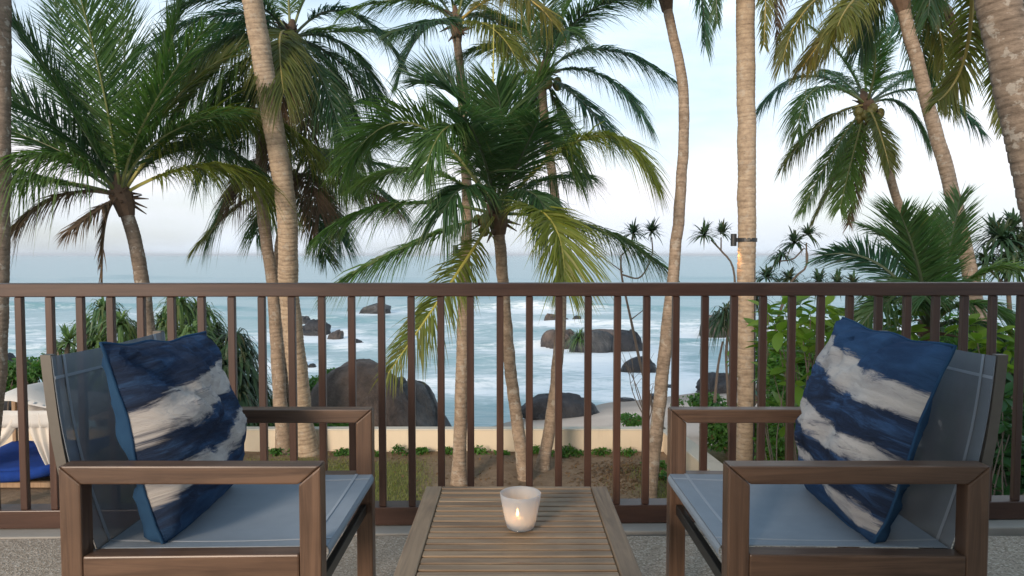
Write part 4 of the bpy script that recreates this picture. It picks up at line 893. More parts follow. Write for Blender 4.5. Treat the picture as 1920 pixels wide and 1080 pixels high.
# lamps strapped to two trunks
WARM = Mat('lamp_glow'); we = WARM.n('ShaderNodeEmission'); we.inputs[0].default_value = (1.0, 0.55, 0.22, 1); we.inputs[1].default_value = 18; WARM.l(we.outputs[0], WARM.out.inputs[0])
def trunk_lamp(px, py, dep, rad, label, lit):
    c = at(px, py, dep); f = dep/F
    t = thing('trunk_lamp', label, 'lamp', c + np.array([-rad-0.06, -0.02, -0.10]), 'lamps strapped to palm trunks')
    a = np.linspace(0, 2*math.pi, 25); mb = MB(); r_ = rad*1.04
    for z0, z1 in ((-0.033, 0.033),):
        v_ = [(c[0]+r_*math.cos(q)*k, c[1]+r_*math.sin(q)*k, c[2]+z) for k in (1.0, 1.06) for z in (z0, z1) for q in a[:-1]]; n = 24
        f_ = [(i, (i+1) % n, n+(i+1) % n, n+i) for i in range(n)] + [(2*n+i, 3*n+i, 3*n+(i+1) % n, 2*n+(i+1) % n) for i in range(n)]
        f_ += [(n+i, n+(i+1) % n, 3*n+(i+1) % n, 3*n+i) for i in range(n)] + [(i, 2*n+i, 2*n+(i+1) % n, (i+1) % n) for i in range(n)]
        mb.add(v_, f_)
    part('strap', mb, BLACK, t)
    bx = c[0]-rad-0.075
    mb = MB(); mb.lathe([(0.0, 0.105), (0.046, 0.105), (0.05, 0.10), (0.05, -0.10), (0.046, -0.105), (0.040, -0.105), (0.040, -0.09), (0, -0.09)], 20, (bx, c[1]-0.03, c[2])); body = part('housing', mb, BLACK, t)
    mb = MB(); mb.box((c[0]-rad-0.022, c[1]-0.028, c[2]), (0.06, 0.05, 0.07)); part('bracket', mb, BLACK, t, bevel=0.004)
    mb = MB(); mb.box((c[0]-rad*0.15, c[1]-rad*1.10, c[2]), (0.045, 0.02, 0.05)); part('buckle', mb, METAL_TAUPE, t, bevel=0.004)
    if lit:
        mb = MB(); mb.lathe([(0.0, -0.088), (0.038, -0.088), (0.038, -0.0905), (0, -0.0905)], 16, (bx, c[1]-0.03, c[2])); part('lens', mb, WARM.m, body)
        sp = bpy.data.lights.new('trunk_lamp_beam', 'SPOT'); sp.energy = 16; sp.spot_size = R(75); sp.spot_blend = 0.9; sp.color = (1.0, 0.50, 0.22); sp.shadow_soft_size = 0.035
        so = bpy.data.objects.new('trunk_lamp_beam', sp); COL.objects.link(so); so.location = (bx, c[1]-0.03, c[2]-0.10); so.rotation_euler = (R(-6), R(-8), 0)
trunk_lamp(1400, 450, 12.38, 0.158, 'black cylindrical lamp strapped to the straight pale trunk, lit underneath', True)
trunk_lamp(873, 470, 13.6, 0.112, 'small black lamp strapped to the slim trunk beside the young palm', False)

# ------------------------------------------------------------------ garden walls
mb = MB(); wy = WALL_Y
gw = thing('garden_wall', 'low cream plaster wall along the far side of the garden', 'wall', (-5, wy, GZ))
mb.box((-6.85, wy+0.11, GZ+0.20), (20.2, 0.20, 0.50)); part('wall_body', mb, WALL_CREAM, gw, bevel=0.01)
mb = MB(); mb.box((-6.85, wy+0.11, GZ+0.468), (20.24, 0.235, 0.035)); part('coping', mb, COPING, gw, bevel=0.006)
A = np.array([3.30, 15.25]); B = np.array([3.95, 8.0]); dv = unit(np.append(B-A, 0))[:2]; Lw = np.linalg.norm(B-A); ang = math.atan2(dv[1], dv[0])
RW = np.array([[math.cos(ang), -math.sin(ang), 0], [math.sin(ang), math.cos(ang), 0], [0, 0, 1]]); mid = (A+B)/2
sw = thing('garden_wall', 'cream plaster wall running from the far wall toward the balcony beside green shrubs', 'wall', (mid[0], mid[1], GZ))
mb = MB(); mb.box((mid[0], mid[1], GZ+0.20), (Lw, 0.20, 0.50), rot=RW); part('wall_body', mb, WALL_CREAM, sw, bevel=0.01)
mb = MB(); mb.box((mid[0], mid[1], GZ+0.468), (Lw+0.02, 0.36, 0.035), rot=RW); part('coping', mb, COPING, sw, bevel=0.006)

# ------------------------------------------------------------------ boulders
def ico(n): 
    bm = bmesh.new(); bmesh.ops.create_icosphere(bm, subdivisions=n, radius=1.0); v = np.array([q.co[:] for q in bm.verts]); f = [[w_.index for w_ in q.verts] for q in bm.faces]; bm.free(); return v, f
ICO4, ICO3 = ico(5), ico(4)
def rock(label, px, base_y, wpx, hpx, depth, mat, seed, flat=0.0, lean=0.0, big=False, dy=0.8, group='boulders in the surf', cut=0.0, amp=0.26):
    c = at(px, base_y, depth); s = depth/F; V, Fc = ICO4 if big else ICO3
    V = V.copy(); rx, rz, ry = wpx*s/2, hpx*s, wpx*s/2*dy
    p = V*1.3 + seed*7.1
    n = fbm(p, 4, seed) + 0.22*np.abs(fbm(p*3.1, 3, seed+4)) - 0.06; n2_ = np.abs(fbm(p*0.8+5, 3, seed+9))
    V = V*(1 + amp*n - 0.85*amp*(n2_ < 0.10)*(0.10-n2_)/0.10)[:, None]
    V = np.sign(V)*np.abs(V)**(1-0.25*flat)
    top = np.max(V[:, 2]); V[:, 2] = np.where(V[:, 2] > 0, V[:, 2]/top, V[:, 2]*0.45)
    V[:, 0] += lean*V[:, 2]
    if cut: V[:, 2] = np.minimum(V[:, 2], 1.0 - cut*np.abs(V[:, 0] - 0.3*np.sign(lean+1e-3)))
    V[:, 0] *= rx/np.max(np.abs(V[:, 0])); V[:, 1] *= ry; V[:, 2] *= rz
    V = V + c
    t = tag(part('boulder', MB().add(V, Fc), mat, smooth=True, loc=(c[0], c[1], c[2])), label, 'rock', group)
    return t
def sd(py): return (CAM[2]-SEA_Z)*F/(py-478.0)
rock('large brown boulder behind the low wall, next to the armrest of the canopy side chair', 680, 814, 225, 142, 20.5, ROCK_BROWN, 5, big=True, lean=-0.10, dy=0.9, amp=0.15, group='boulders beyond the wall')
rock('dark streaked boulder leaning down toward the water behind the low wall', 782, 817, 172, 110, 21.2, ROCK_GREY, 11, big=True, lean=-0.55, dy=1.0, group='boulders beyond the wall')
rock('dark rock among bushes beside the canopy, near the picture edge', 18, 745, 90, 85, 24.0, ROCK_DARK, 13, group='boulders beyond the wall')
rock('wedge shaped far rock standing alone in the surf', 700, 587, 68, 20, sd(587), ROCK_GREY, 21, lean=0.5, cut=0.5)
rock('rounded dark rock, largest of the group in the foam near the pale trunks', 593, 627, 60, 29, sd(627), ROCK_DARK, 22)
rock('small rock just behind the rounded dark rock', 571, 607, 26, 15, sd(607), ROCK_GREY, 23)
rock('small pointed rock in the foam seaward of the brown boulder', 629, 635, 32, 17, sd(635), ROCK_BROWN, 24, lean=0.4)
rock('low dark rock ringed by foam above the brown boulder', 669, 650, 32, 15, sd(650), ROCK_DARK, 25)
rock('squat rock at the water edge behind the two pale trunks', 555, 690, 46, 26, sd(690), ROCK_DARK, 26)
rock('tiny rock at the water edge beside the squat one', 586, 690, 18, 9, sd(690), ROCK_DARK, 27)
rock('squarish far rock beyond the big rock group', 1032, 606, 26, 19, sd(606), ROCK_BROWN, 28, flat=0.8)
rock('small dark far rock beside the squarish one', 1081, 603, 18, 12, sd(603), ROCK_DARK, 29)
rock('tiniest far rock between two others', 1061, 602, 12, 6, sd(602), ROCK_DARK, 30)
rock('rugged brown rock at the seaward end of the grassy topped group', 1045, 652, 84, 36, sd(652), ROCK_BROWN, 31, lean=0.25, dy=0.7)
ra = rock('smooth grey boulder with a tuft of grass on top, in the water', 1112, 666, 92, 47, sd(666), ROCK_GREY, 32, flat=0.5)
rock('smooth dark boulder touching the grassy topped one', 1176, 663, 78, 46, sd(663), ROCK_DARK, 33, flat=0.4)
rock('flat brown slab behind the grassy topped boulder', 1135, 636, 110, 17, sd(641), ROCK_BROWN, 40, flat=0.7)
rock('low black rock nearer the beach than the boulder group', 1197, 702, 70, 34, sd(702), ROCK_DARK, 34, flat=0.4)
rock('long dark rock lying on the wet sand', 1052, 778, 160, 44, 29.0, ROCK_DARK, 35, flat=0.2, dy=0.6)
rock('small stone on the dry sand before the wall', 1129, 800, 30, 12, 27.0, ROCK_DARK, 36, lean=0.4)
rock('pinkish rock in the surf behind the screw pine trunk', 1340, 630, 66, 42, sd(630), ROCK_BROWN, 37)
rock('dark rock at the sand edge behind the straight trunk', 1345, 738, 90, 40, 34.5, ROCK_DARK, 38, dy=0.7)
for k, (px, py, wp, lab) in enumerate([(1252, 728, 40, 'low pebbly rock awash at the shore line'), (1175, 752, 34, 'flat wet stone awash in front of the black rock'), (1225, 745, 26, 'flat wet stone awash beside the pebbly rock'), (1000, 800, 22, 'low stone in the wash before the long dark rock')]):
    rock(lab, px, py, wp, 7, min(sd(py), 33.0) if k else sd(py), ROCK_DARK, 50+k, flat=0.3)

# ------------------------------------------------------------------ screw pines
def rosette(mb, c, n, ln, r, axis=(0, 0, 1), droop=0.7, wid=0.06, spread=1.0, nseg=5):
    n = int(n*1.9)
    ax = unit(axis); u = unit(np.cross(ax, [0.3, 0.9, 0.1])); v = np.cross(ax, u)
    for k in range(n):
        a = r.uniform(0, 2*math.pi); el = r.uniform(-0.35, 1.35)
        d = unit((u*math.cos(a) + v*math.sin(a))*math.cos(el)*spread + ax*math.sin(el)); L_ = ln*r.uniform(0.7, 1.15); dr = droop*r.uniform(0.5, 1.4)
        sdv = unit(np.cross(d, ax) + 1e-3); pts = []; w_ = wid*r.uniform(0.8, 1.2)
        for j, s in enumerate(np.linspace(0, 1, nseg)):
            q = np.array(c) + d*L_*s*(1-0.18*dr*s) + np.array([0, 0, -1])*dr*L_*s**2.4
            h = w_/2*(1-s**2.2)+0.001; pts += [q - sdv*h, q + sdv*h]
        f = [(2*j, 2*j+1, 2*j+3, 2*j+2) for j in range(nseg-1)]
        mb.add(pts, f, 0, dry=[max(0, r.uniform(-0.6, 0.35))]*(2*nseg), tone=[r.random()]*(2*nseg))
def screw_pine(label, dep, ground, stems, ros, seed, mat, group):
    """stems: lists of (px, py, ddepth, radius); ros: (px, py, ddepth, leaf length, count, droop)"""
    r = random.Random(seed); b = at(stems[0][0][0], stems[0][0][1], dep) if stems else at(ros[0][0], 800, dep)
    t = thing('screw_pine', label, 'screw pine', (b[0], b[1], ground), group)
    for st in stems:
        P = spline([at(x, y, dep+dd) for x, y, dd, _ in st], 18); rd = np.interp(np.linspace(0, 1, 18), np.linspace(0, 1, len(st)), [q[3] for q in st])
        mb = MB(); mb.tube(P, 0.68*rd*np.array([r.uniform(0.9, 1.1) for _ in range(18)]), 7); part('stem', mb, TWIG, t, smooth=True)
    for (x, y, dd, ln, n, dr) in ros:
        mb = MB(); rosette(mb, at(x, y, dep+dd), n, ln*1.65, r, droop=dr, wid=0.06); part('rosette', mb, mat, t, recalc=False)
    return t
def bush_pine(label, dep, ground, ros, seed, mat=PANDAN):
    r = random.Random(seed); cx_ = sum(q[0] for q in ros)/len(ros); b = at(cx_, 700, dep); b[2] = ground
    st = []; t = thing('screw_pine', label, 'screw pine', b, 'bushy screw pines')
    for (x, y, dd, ln, n, dr) in ros:
        q = at(x, y, dep+dd); mb = MB(); mb.tube(spline([b + np.array([0, 0, -0.1]), (b*0.5+q*0.5) + np.array([r.uniform(-.2, .2), 0, -0.2]), q], 10), np.linspace(0.09, 0.05, 10), 7); part('stem', mb, TWIG, t, smooth=True)
        mb = MB(); rosette(mb, q, n, ln, r, droop=dr, wid=0.075); part('rosette', mb, mat, t, recalc=False)
bush_pine('screw pine clump with drooping strap leaves, left of the short palm trunk', 17.5, -3.3, [(195, 585, 0, .95, 60, .9), (160, 620, .4, .95, 60, .9), (225, 612, -.5, .95, 60, .9), (250, 630, .5, .9, 50, .9), (185, 650, -.8, .9, 60, .9), (235, 670, -1, .9, 60, .9), (150, 670, -.5, .9, 50, .9), (205, 690, -1.2, .9, 60, .9)], 1)
bush_pine('taller screw pine clump behind the painted cushion', 17.5, -3.3, [(335, 575, 0, 1.0, 60, .9), (375, 590, .3, 1.0, 60, .9), (310, 615, -.4, 1.0, 60, .9), (360, 630, -.8, 1.0, 60, .9), (400, 625, .2, 1.0, 60, 1.0), (330, 670, -1, 1., 60, .9), (395, 675, -.6, 1., 60, 1.0), (290, 660, .4, 1., 50, .9), (360, 720, -1.1, 1., 60, .9)], 2)
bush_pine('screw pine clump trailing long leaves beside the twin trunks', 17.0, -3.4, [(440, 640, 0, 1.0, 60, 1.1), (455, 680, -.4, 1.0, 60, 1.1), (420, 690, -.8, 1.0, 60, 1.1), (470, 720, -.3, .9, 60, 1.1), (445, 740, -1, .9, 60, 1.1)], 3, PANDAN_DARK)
bush_pine('small spiky screw pine poking above the chair back beside the canopy', 16.2, -3.2, [(128, 640, 0, .55, 26, .3), (112, 655, .2, .5, 20, .4)], 4)
GP = 'screw pines on bare stems'
screw_pine('leaning bare stemmed screw pine with two tufts, between the young palm and the bent trunk', 22.0, -4.2, [
     [(1235, 800, 0, .07), (1205, 700, 0, .065), (1183, 600, 0, .06), (1166, 520, 0, .05), (1164, 478, 0, .04)], [(1166, 515, 0, .04), (1200, 520, 0, .04), (1222, 480, 0, .03), (1222, 445, 0, .03)], [(1164, 480, 0, .03), (1182, 462, 0, .03), (1188, 440, 0, .03)],
     [(1168, 510, 0, .03), (1140, 490, 0, .02), (1120, 478, 0, .015)], [(1182, 600, 0, .03), (1215, 575, 0, .015)]],
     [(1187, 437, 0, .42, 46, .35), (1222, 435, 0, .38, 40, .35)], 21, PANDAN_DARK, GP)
screw_pine('screw pine with a curved stem and two tufts beside the lamp trunk', 20.0, -4.0, [
     [(1366, 760, 0, .06), (1362, 650, 0, .055), (1377, 560, 0, .05), (1374, 500, 0, .04), (1352, 470, 0, .035), (1333, 450, 0, .03)], [(1352, 470, 0, .03), (1352, 445, 0, .025)], [(1340, 755, 0, .07), (1346, 690, 0, .05), (1355, 640, 0, .04)]],
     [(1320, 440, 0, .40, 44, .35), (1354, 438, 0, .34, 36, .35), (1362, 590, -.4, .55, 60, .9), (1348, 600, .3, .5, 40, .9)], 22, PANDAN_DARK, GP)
screw_pine('twisted screw pine with loose tufts right of the lamp trunk', 17.0, -3.6, [
     [(1440, 780, 0, .06), (1450, 640, 0, .055), (1480, 535, 0, .045), (1512, 500, 0, .035), (1510, 465, 0, .03), (1488, 485, 0, .025), (1460, 490, 0, .025)], [(1512, 495, 0, .03), (1512, 455, 0, .025)]],
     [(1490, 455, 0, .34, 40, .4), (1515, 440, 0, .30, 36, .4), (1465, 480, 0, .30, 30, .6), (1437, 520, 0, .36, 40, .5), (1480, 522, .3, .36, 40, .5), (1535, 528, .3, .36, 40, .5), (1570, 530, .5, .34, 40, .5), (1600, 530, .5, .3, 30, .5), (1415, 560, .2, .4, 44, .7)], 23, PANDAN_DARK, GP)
screw_pine('dense screw pine crown at the far right below the thick trunk', 12.0, -3.0, [
     [(1900, 780, 0, .07), (1895, 640, 0, .06), (1890, 540, 0, .05), (1875, 480, 0, .04)], [(1890, 540, 0, .04), (1850, 500, 0, .03)]],
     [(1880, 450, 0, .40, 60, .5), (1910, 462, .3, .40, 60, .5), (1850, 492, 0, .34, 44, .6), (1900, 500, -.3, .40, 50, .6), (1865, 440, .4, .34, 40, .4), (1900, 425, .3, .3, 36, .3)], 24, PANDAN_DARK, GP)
bb = ra.location; r0 = random.Random(5)
tg = at(1086, 634, sd(666)-0.6)
tu = thing('grass_tuft', 'tuft of long green grass growing on the smooth grey boulder', 'grass tuft', tg)
mb = MB(); rosette(mb, tg, 80, 1.25, r0, droop=0.5, wid=0.07); part('blades', mb, PANDAN, tu, recalc=False)

# ------------------------------------------------------------------ shrubs
def leaf_cloud(c, rad, n, size, seed, clumps=9, flatten=1.0):
    r = np.random.default_rng(seed); c = np.asarray(c, float); rad = np.asarray(rad, float)
    cd = r.normal(size=(clumps, 3)); cd /= np.linalg.norm(cd, axis=1)[:, None]; cd[:, 2] = np.abs(cd[:, 2])*0.9-0.15
    cc_ = c + cd*rad*r.uniform(0.45, 0.85, (clumps, 1)); cs = r.uniform(0.30, 0.55, clumps)
    k = r.integers(0, clumps, n); dirs = r.normal(size=(n, 3)); dirs /= np.linalg.norm(dirs, axis=1)[:, None]
    P = cc_[k] + dirs*rad*(cs[k]*r.uniform(0.65, 1.05, n))[:, None]
    outw = dirs*0.7 + np.array([0, 0, 0.55]) + r.normal(0, 0.45, (n, 3)); outw /= np.linalg.norm(outw, axis=1)[:, None]
    side = np.cross(outw, r.normal(size=(n, 3))); side /= np.linalg.norm(side, axis=1)[:, None] + 1e-9
    tip = np.cross(side, outw)*0.85 + outw*0.35 + np.array([0, 0, -0.15]); s = size*r.uniform(0.65, 1.3, n)[:, None]
    nrm = np.cross(tip, side)
    v = np.stack([P, P + tip*s*0.45 + side*s*0.27 + nrm*s*0.06, P + tip*s, P + tip*s*0.45 - side*s*0.27 + nrm*s*0.06], 1).reshape(-1, 3)
    b = np.arange(n)[:, None]*4; f = np.concatenate([b + np.array([0, 1, 2]), b + np.array([0, 2, 3])])
    tone = np.repeat(np.clip(r.random(n)*0.8 + 0.2*dirs[:, 2], 0, 1), 4); dry = np.repeat((r.random(n) > 0.96)*0.7, 4)
    return v, f.tolist(), tone, dry
def shrub(label, c, rad, n, size, seed, mat, ground, group, clumps=9, name='leafy_shrub'):
    t = thing(name, label, 'shrub', (c[0], c[1], ground), group); r = random.Random(seed)
    v_, f_, tn, dr = leaf_cloud(c, rad, n, size, seed, clumps); mb = MB(); mb.add(v_, f_, 0, tone=tn, dry=dr); o = part('foliage', mb, mat, t, recalc=False); o['kind'] = 'stuff'
    mb = MB(); b = np.array([c[0], c[1], ground-0.05])
    for k in range(5):
        e_ = np.array(c) + np.array([r.uniform(-.6, .6)*rad[0], r.uniform(-.6, .6)*rad[1], r.uniform(-.1, .6)*rad[2]]); mb.tube(spline([b, (b+e_)/2 + np.array([r.uniform(-.1, .1), 0, 0]), e_], 6), np.linspace(0.03, 0.01, 6), 5)
    part('branches', mb, TWIG, t); return t
G1 = 'shrubs beyond the return wall'
def sh(label, px, py, dep, rx, rz, n, size, seed, mat, ground, group=G1, ry=None, clumps=10):
    c = at(px, py, dep); return shrub(label, c, (rx, ry or rx, rz), n, size, seed, mat, ground, group, clumps)
sh('bright green shrub just over the return wall, inside the open arm of the chair', 1382, 812, 14.2, 0.62, 0.55, 3000, .11, 1, SHRUB, -3.3)
sh('dense green shrub behind the straight lamp trunk', 1440, 820, 14.4, 0.75, 0.6, 3000, .11, 2, SHRUB, -3.3)
sh('green shrub under the armrest beside the lamp trunk', 1478, 845, 11.8, 0.5, 0.55, 2600, .10, 3, SHRUB, -2.95)
sh('small shrub at the foot of the bare screw pine stem by the sand', 1330, 765, 21.0, 0.9, 0.45, 1800, .13, 4, SHRUB, -4.2)
sh('tangled green shrub seen past the top corner of the bright cushion', 1500, 770, 12.5, 0.7, 0.8, 2600, .10, 5, SHRUB, -2.95)
sh('broad leafy shrub in the shade behind the chair back', 1560, 720, 13.0, 1.2, 1.1, 6000, .13, 6, SHRUB, -3.0)
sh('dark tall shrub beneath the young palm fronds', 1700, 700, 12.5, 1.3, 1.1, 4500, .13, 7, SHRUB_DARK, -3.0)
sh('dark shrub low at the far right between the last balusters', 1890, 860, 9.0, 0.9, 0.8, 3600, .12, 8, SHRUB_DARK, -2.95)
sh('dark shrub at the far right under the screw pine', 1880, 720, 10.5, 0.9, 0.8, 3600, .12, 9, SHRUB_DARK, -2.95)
sh('fresh green shrub between the lamp trunk and the bright cushion', 1470, 700, 14.5, 0.9, 1.1, 4200, .12, 61, SHRUB, -3.2)
sh('green shrub at the far right edge beneath the dark large leaves', 1915, 800, 10.0, 0.8, 1.0, 4000, .12, 62, SHRUB, -2.95)
sh('green shrub behind the leaning pink trunk', 1800, 680, 13.5, 1.1, 0.9, 4200, .12, 63, SHRUB, -3.0)
G2 = 'bushes beyond the far wall'
sh('bright green ground bush beside the large brown boulder', 632, 722, 22.5, 0.75, 0.65, 3600, .12, 10, SHRUB, -4.0, G2)
sh('green bush showing between the two pale trunks', 590, 740, 21.0, 0.9, 0.6, 3600, .12, 11, SHRUB, -3.9, G2)
sh('green bush below the brown boulder, over the wall', 600, 795, 18.5, 0.75, 0.35, 2600, .11, 12, SHRUB, -3.7, G2)
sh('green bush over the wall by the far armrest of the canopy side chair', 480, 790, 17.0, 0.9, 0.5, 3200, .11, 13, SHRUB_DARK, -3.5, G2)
sh('bright bush above the white canopy roof', 85, 700, 19.0, 0.9, 0.55, 3600, .14, 14, SHRUB, -3.6, G2)
sh('bush at the picture edge above the canopy roof', 15, 730, 19.0, 0.7, 0.6, 2800, .14, 15, SHRUB, -3.6, G2)
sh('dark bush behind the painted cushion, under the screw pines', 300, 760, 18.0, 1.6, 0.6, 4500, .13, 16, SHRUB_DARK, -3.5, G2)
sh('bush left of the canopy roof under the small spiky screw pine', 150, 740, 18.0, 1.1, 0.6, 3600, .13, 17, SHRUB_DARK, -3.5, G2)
sh('sparse green bush on the sand behind the wall corner', 1180, 790, 20.5, 0.45, 0.25, 700, .11, 18, SHRUB, -3.95, G2)

# sea almond shrubs with large separate leaves
def leaf_shape(name, L_, W_, curl):
    n = 6; v = []; 
    for j in range(n+1):
        s = j/n; h = W_/2*math.sin(math.pi*min(1, s**0.75*0.98+0.02))**0.8*(0.55+0.6*s); z = -curl*s*s
        v += [(-h, s*L_, z+0.18*h), (0, s*L_, z), (h, s*L_, z+0.18*h)]
    f = []
    for j in range(n): f += [(3*j, 3*j+1, 3*j+4, 3*j+3), (3*j+1, 3*j+2, 3*j+5, 3*j+4)]
    mb = MB(); mb.add(v, f, 0, tone=[0.5]*len(v), dry=[0.0]*len(v)); return mb.mesh(name, smooth=True, recalc=False)
LEAFM = [leaf_shape('leaf', 0.32, 0.17, 0.07), leaf_shape('leaf', 0.24, 0.13, 0.04)]
for m_, q in zip(LEAFM, (ALMOND, ALMOND)): m_.materials.append(q)
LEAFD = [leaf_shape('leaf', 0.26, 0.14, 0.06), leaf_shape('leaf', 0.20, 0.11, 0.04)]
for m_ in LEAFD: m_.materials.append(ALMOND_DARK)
def almond(label, dep, ground, base, tips, seed, meshes, per=9, name='sea_almond_shrub'):
    r = random.Random(seed); b = at(base[0], base[1], dep); b[2] = ground
    t = thing(name, label, 'shrub', b, 'large leaved shrubs')
    for (x, y, dd) in tips:
        e_ = at(x, y, dep+dd); mid = (b*0.45 + e_*0.55) + np.array([r.uniform(-.25, .25), r.uniform(-.2, .2), -0.1])
        mb = MB(); mb.tube(spline([b, mid, e_], 9), np.linspace(0.013, 0.005, 9), 5); part('branch', mb, TWIG, t, smooth=True)
        for k in range(per):
            o = link('leaf', r.choice(meshes), None, t); a = k*2.4 + r.uniform(-.5, .5); el = r.uniform(-0.5, 0.75)
            d = unit([math.cos(a)*math.cos(el), math.sin(a)*math.cos(el)*0.9, math.sin(el)])
            q = Vector(d).to_track_quat('Y', 'Z').to_matrix().to_4x4() @ Matrix.Rotation(r.uniform(-.6, .6), 4, 'Y')
            s = r.uniform(0.75, 1.2); o.matrix_local = Matrix.Translation(Vector(e_ - b + d*0.02 + np.array([0, 0, r.uniform(-.05, .02)]))) @ q @ Matrix.Scale(s, 4)
almond('pale green large leaved shrub behind the railing, beside the bright cushion', 9.6, -2.92, (1500, 900), [(1442, 585, 0), (1470, 572, .3), (1462, 620, -.2), (1500, 608, 0), (1506, 640, -.3), (1545, 570, .3), (1575, 605, 0), (1560, 640, -.4), (1600, 588, .2), (1440, 650, .3), (1475, 690, 0), (1495, 720, -.2), (1465, 760, .3), (1500, 570, .5), (1530, 615, .4), (1480, 790, 0), (1452, 605, .1), (1520, 590, -.2), (1490, 655, .3), (1450, 700, .4), (1430, 620, .5), (1585, 630, .3)], 1, LEAFM)
almond('large leaved shrub under the young palm, behind the chair back', 9.4, -2.92, (1680, 900), [(1630, 600, 0), (1650, 575, .3), (1690, 592, 0), (1700, 620, -.3), (1668, 632, .2), (1640, 640, .2), (1720, 640, .1), (1610, 632, .4)], 2, LEAFM)
almond('bright large leaved shrub at the foot of the leaning pink trunk', 8.8, -2.92, (1850, 900), [(1810, 612, 0), (1832, 640, -.2), (1862, 620, .1), (1886, 650, 0), (1905, 632, .2), (1845, 660, .2), (1895, 690, -.2), (1870, 690, .2)], 3, LEAFM)
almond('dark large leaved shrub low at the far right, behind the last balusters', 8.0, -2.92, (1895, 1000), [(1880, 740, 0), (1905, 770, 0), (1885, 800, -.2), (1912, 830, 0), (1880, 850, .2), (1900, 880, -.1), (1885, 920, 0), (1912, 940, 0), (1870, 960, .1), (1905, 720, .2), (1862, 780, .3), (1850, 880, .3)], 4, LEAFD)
almond('large leaved shrub filling the gap under the armrest near the lamp trunk', 11.6, -2.92, (1480, 960), [(1450, 820, .2), (1470, 845, 0), (1490, 830, .3), (1450, 860, 0), (1500, 860, .2), (1480, 880, 0), (1440, 800, .6)], 5, LEAFM, per=8)

# plants along the foot of the wall
r0 = random.Random(11)
def low_plant(label, x, y, sz, n, seed):
    v_, f_, tn, dr = leaf_cloud((x, y, GZ+sz*0.35), (sz*1.3, sz*0.7, sz*0.6), n, 0.085, seed, 6); t = thing('border_plant', label, 'plant', (x, y, GZ), 'low plants along the wall foot')
    mb = MB(); mb.add(v_, f_, 0, tone=tn, dry=dr); o = part('foliage', mb, SHRUB, t, recalc=False); o['kind'] = 'stuff'
xs_ = [(510, 'under the canopy side armrest'), (560, 'right behind the twin trunks'), (640, 'beside the twin trunks'), (700, 'behind a front chair leg'), (745, 'just past a front chair leg'), (785, 'before the dark streaked boulder'), (835, 'left of the slim lamp trunk'), (895, 'right of the slim lamp trunk'),
       (940, 'left of the young palm trunk'), (1000, 'between the young palm and the curved trunk'), (1060, 'right of the curved trunk'), (1085, 'in the middle of the right hand row'), (1130, 'near the wall corner'), (1172, 'closest to the wall corner')]
for k, (px, wh) in enumerate(xs_):
    x = (px-960)/F*14.85
    low_plant('low leafy plant at the wall foot ' + wh, x, 14.85 + r0.uniform(-.08, .05), r0.uniform(0.09, 0.23), r0.randint(110, 260), 100+k)
for k, (px, py, wh) in enumerate([(1232, 880, 'against the return wall near the bent trunk'), (1250, 905, 'on the lawn side of the return wall, nearest the balcony')]):
    q = onz(px, py, GZ); low_plant('low leafy plant ' + wh, q[0], q[1], 0.22, 260, 140+k)

# lawn
r_ = np.random.default_rng(4); n = 90000
gx = r_.uniform(-7.5, 4.2, n); gy = r_.uniform(10.0, 14.8, n); pr = grassy(gx[None], gy[None])[0]*(0.55+0.45*np.clip(fbm(np.stack([gx*1.5, gy*1.5, gx*0], -1), 3, 9)+0.6, 0, 1)); keep = (r_.random(n) < pr) & (gx < 3.4+0.095*(15-gy)-0.15)
gx, gy = gx[keep], gy[keep]; n = len(gx); g0 = gz(gx[None], gy[None])[0]
h = r_.uniform(0.03, 0.085, n); a = r_.uniform(0, 2*math.pi, n); ln = r_.uniform(0.01, 0.06, n); b = np.stack([gx, gy, g0-0.005], 1)
sv_ = np.stack([np.cos(a), np.sin(a), a*0], 1)*0.006; tp = b + np.stack([np.cos(a+1.3)*ln, np.sin(a+1.3)*ln, h], 1)
V = np.stack([b-sv_, b+sv_, tp], 1).reshape(-1, 3); f = np.arange(3*n).reshape(-1, 3).tolist()
mb = MB(); mb.add(V, f, 0, tone=np.repeat(r_.random(n), 3), dry=np.repeat(np.clip(r_.random(n)*1.3-0.55, 0, 1), 3)); o = part('lawn_grass', mb, GRASS, recalc=False)
tag(o, 'short patchy lawn grass on the garden soil', 'grass', kind='stuff')
# dry leaf litter
n = 2600; gx = np.concatenate([r_.normal(2.15, 0.45, 1300), r_.uniform(-6, 3, 1300)]); gy = np.concatenate([r_.normal(13.3, 0.55, 1300), r_.uniform(10.4, 14.9, 1300)]); g0 = gz(gx[None], gy[None])[0] + 0.012
a = r_.uniform(0, 2*math.pi, n); s_ = r_.uniform(0.015, 0.05, n); d1 = np.stack([np.cos(a)*s_, np.sin(a)*s_, r_.normal(0, 0.012, n)], 1); d2 = np.stack([-np.sin(a)*s_*0.45, np.cos(a)*s_*0.45, r_.normal(0, 0.01, n)], 1); b = np.stack([gx, gy, g0], 1)
V = np.stack([b-d1, b+d2, b+d1, b-d2], 1).reshape(-1, 3); mb = MB(); mb.add(V, np.arange(4*n).reshape(-1, 4).tolist(), 0, tone=np.repeat(r_.random(n), 4), dry=np.repeat(0.3+0.7*r_.random(n), 4))
tag(part('leaf_litter', mb, LEAF['dead'], recalc=False), 'dry brown leaf litter scattered over the soil', 'leaf litter', kind='stuff')

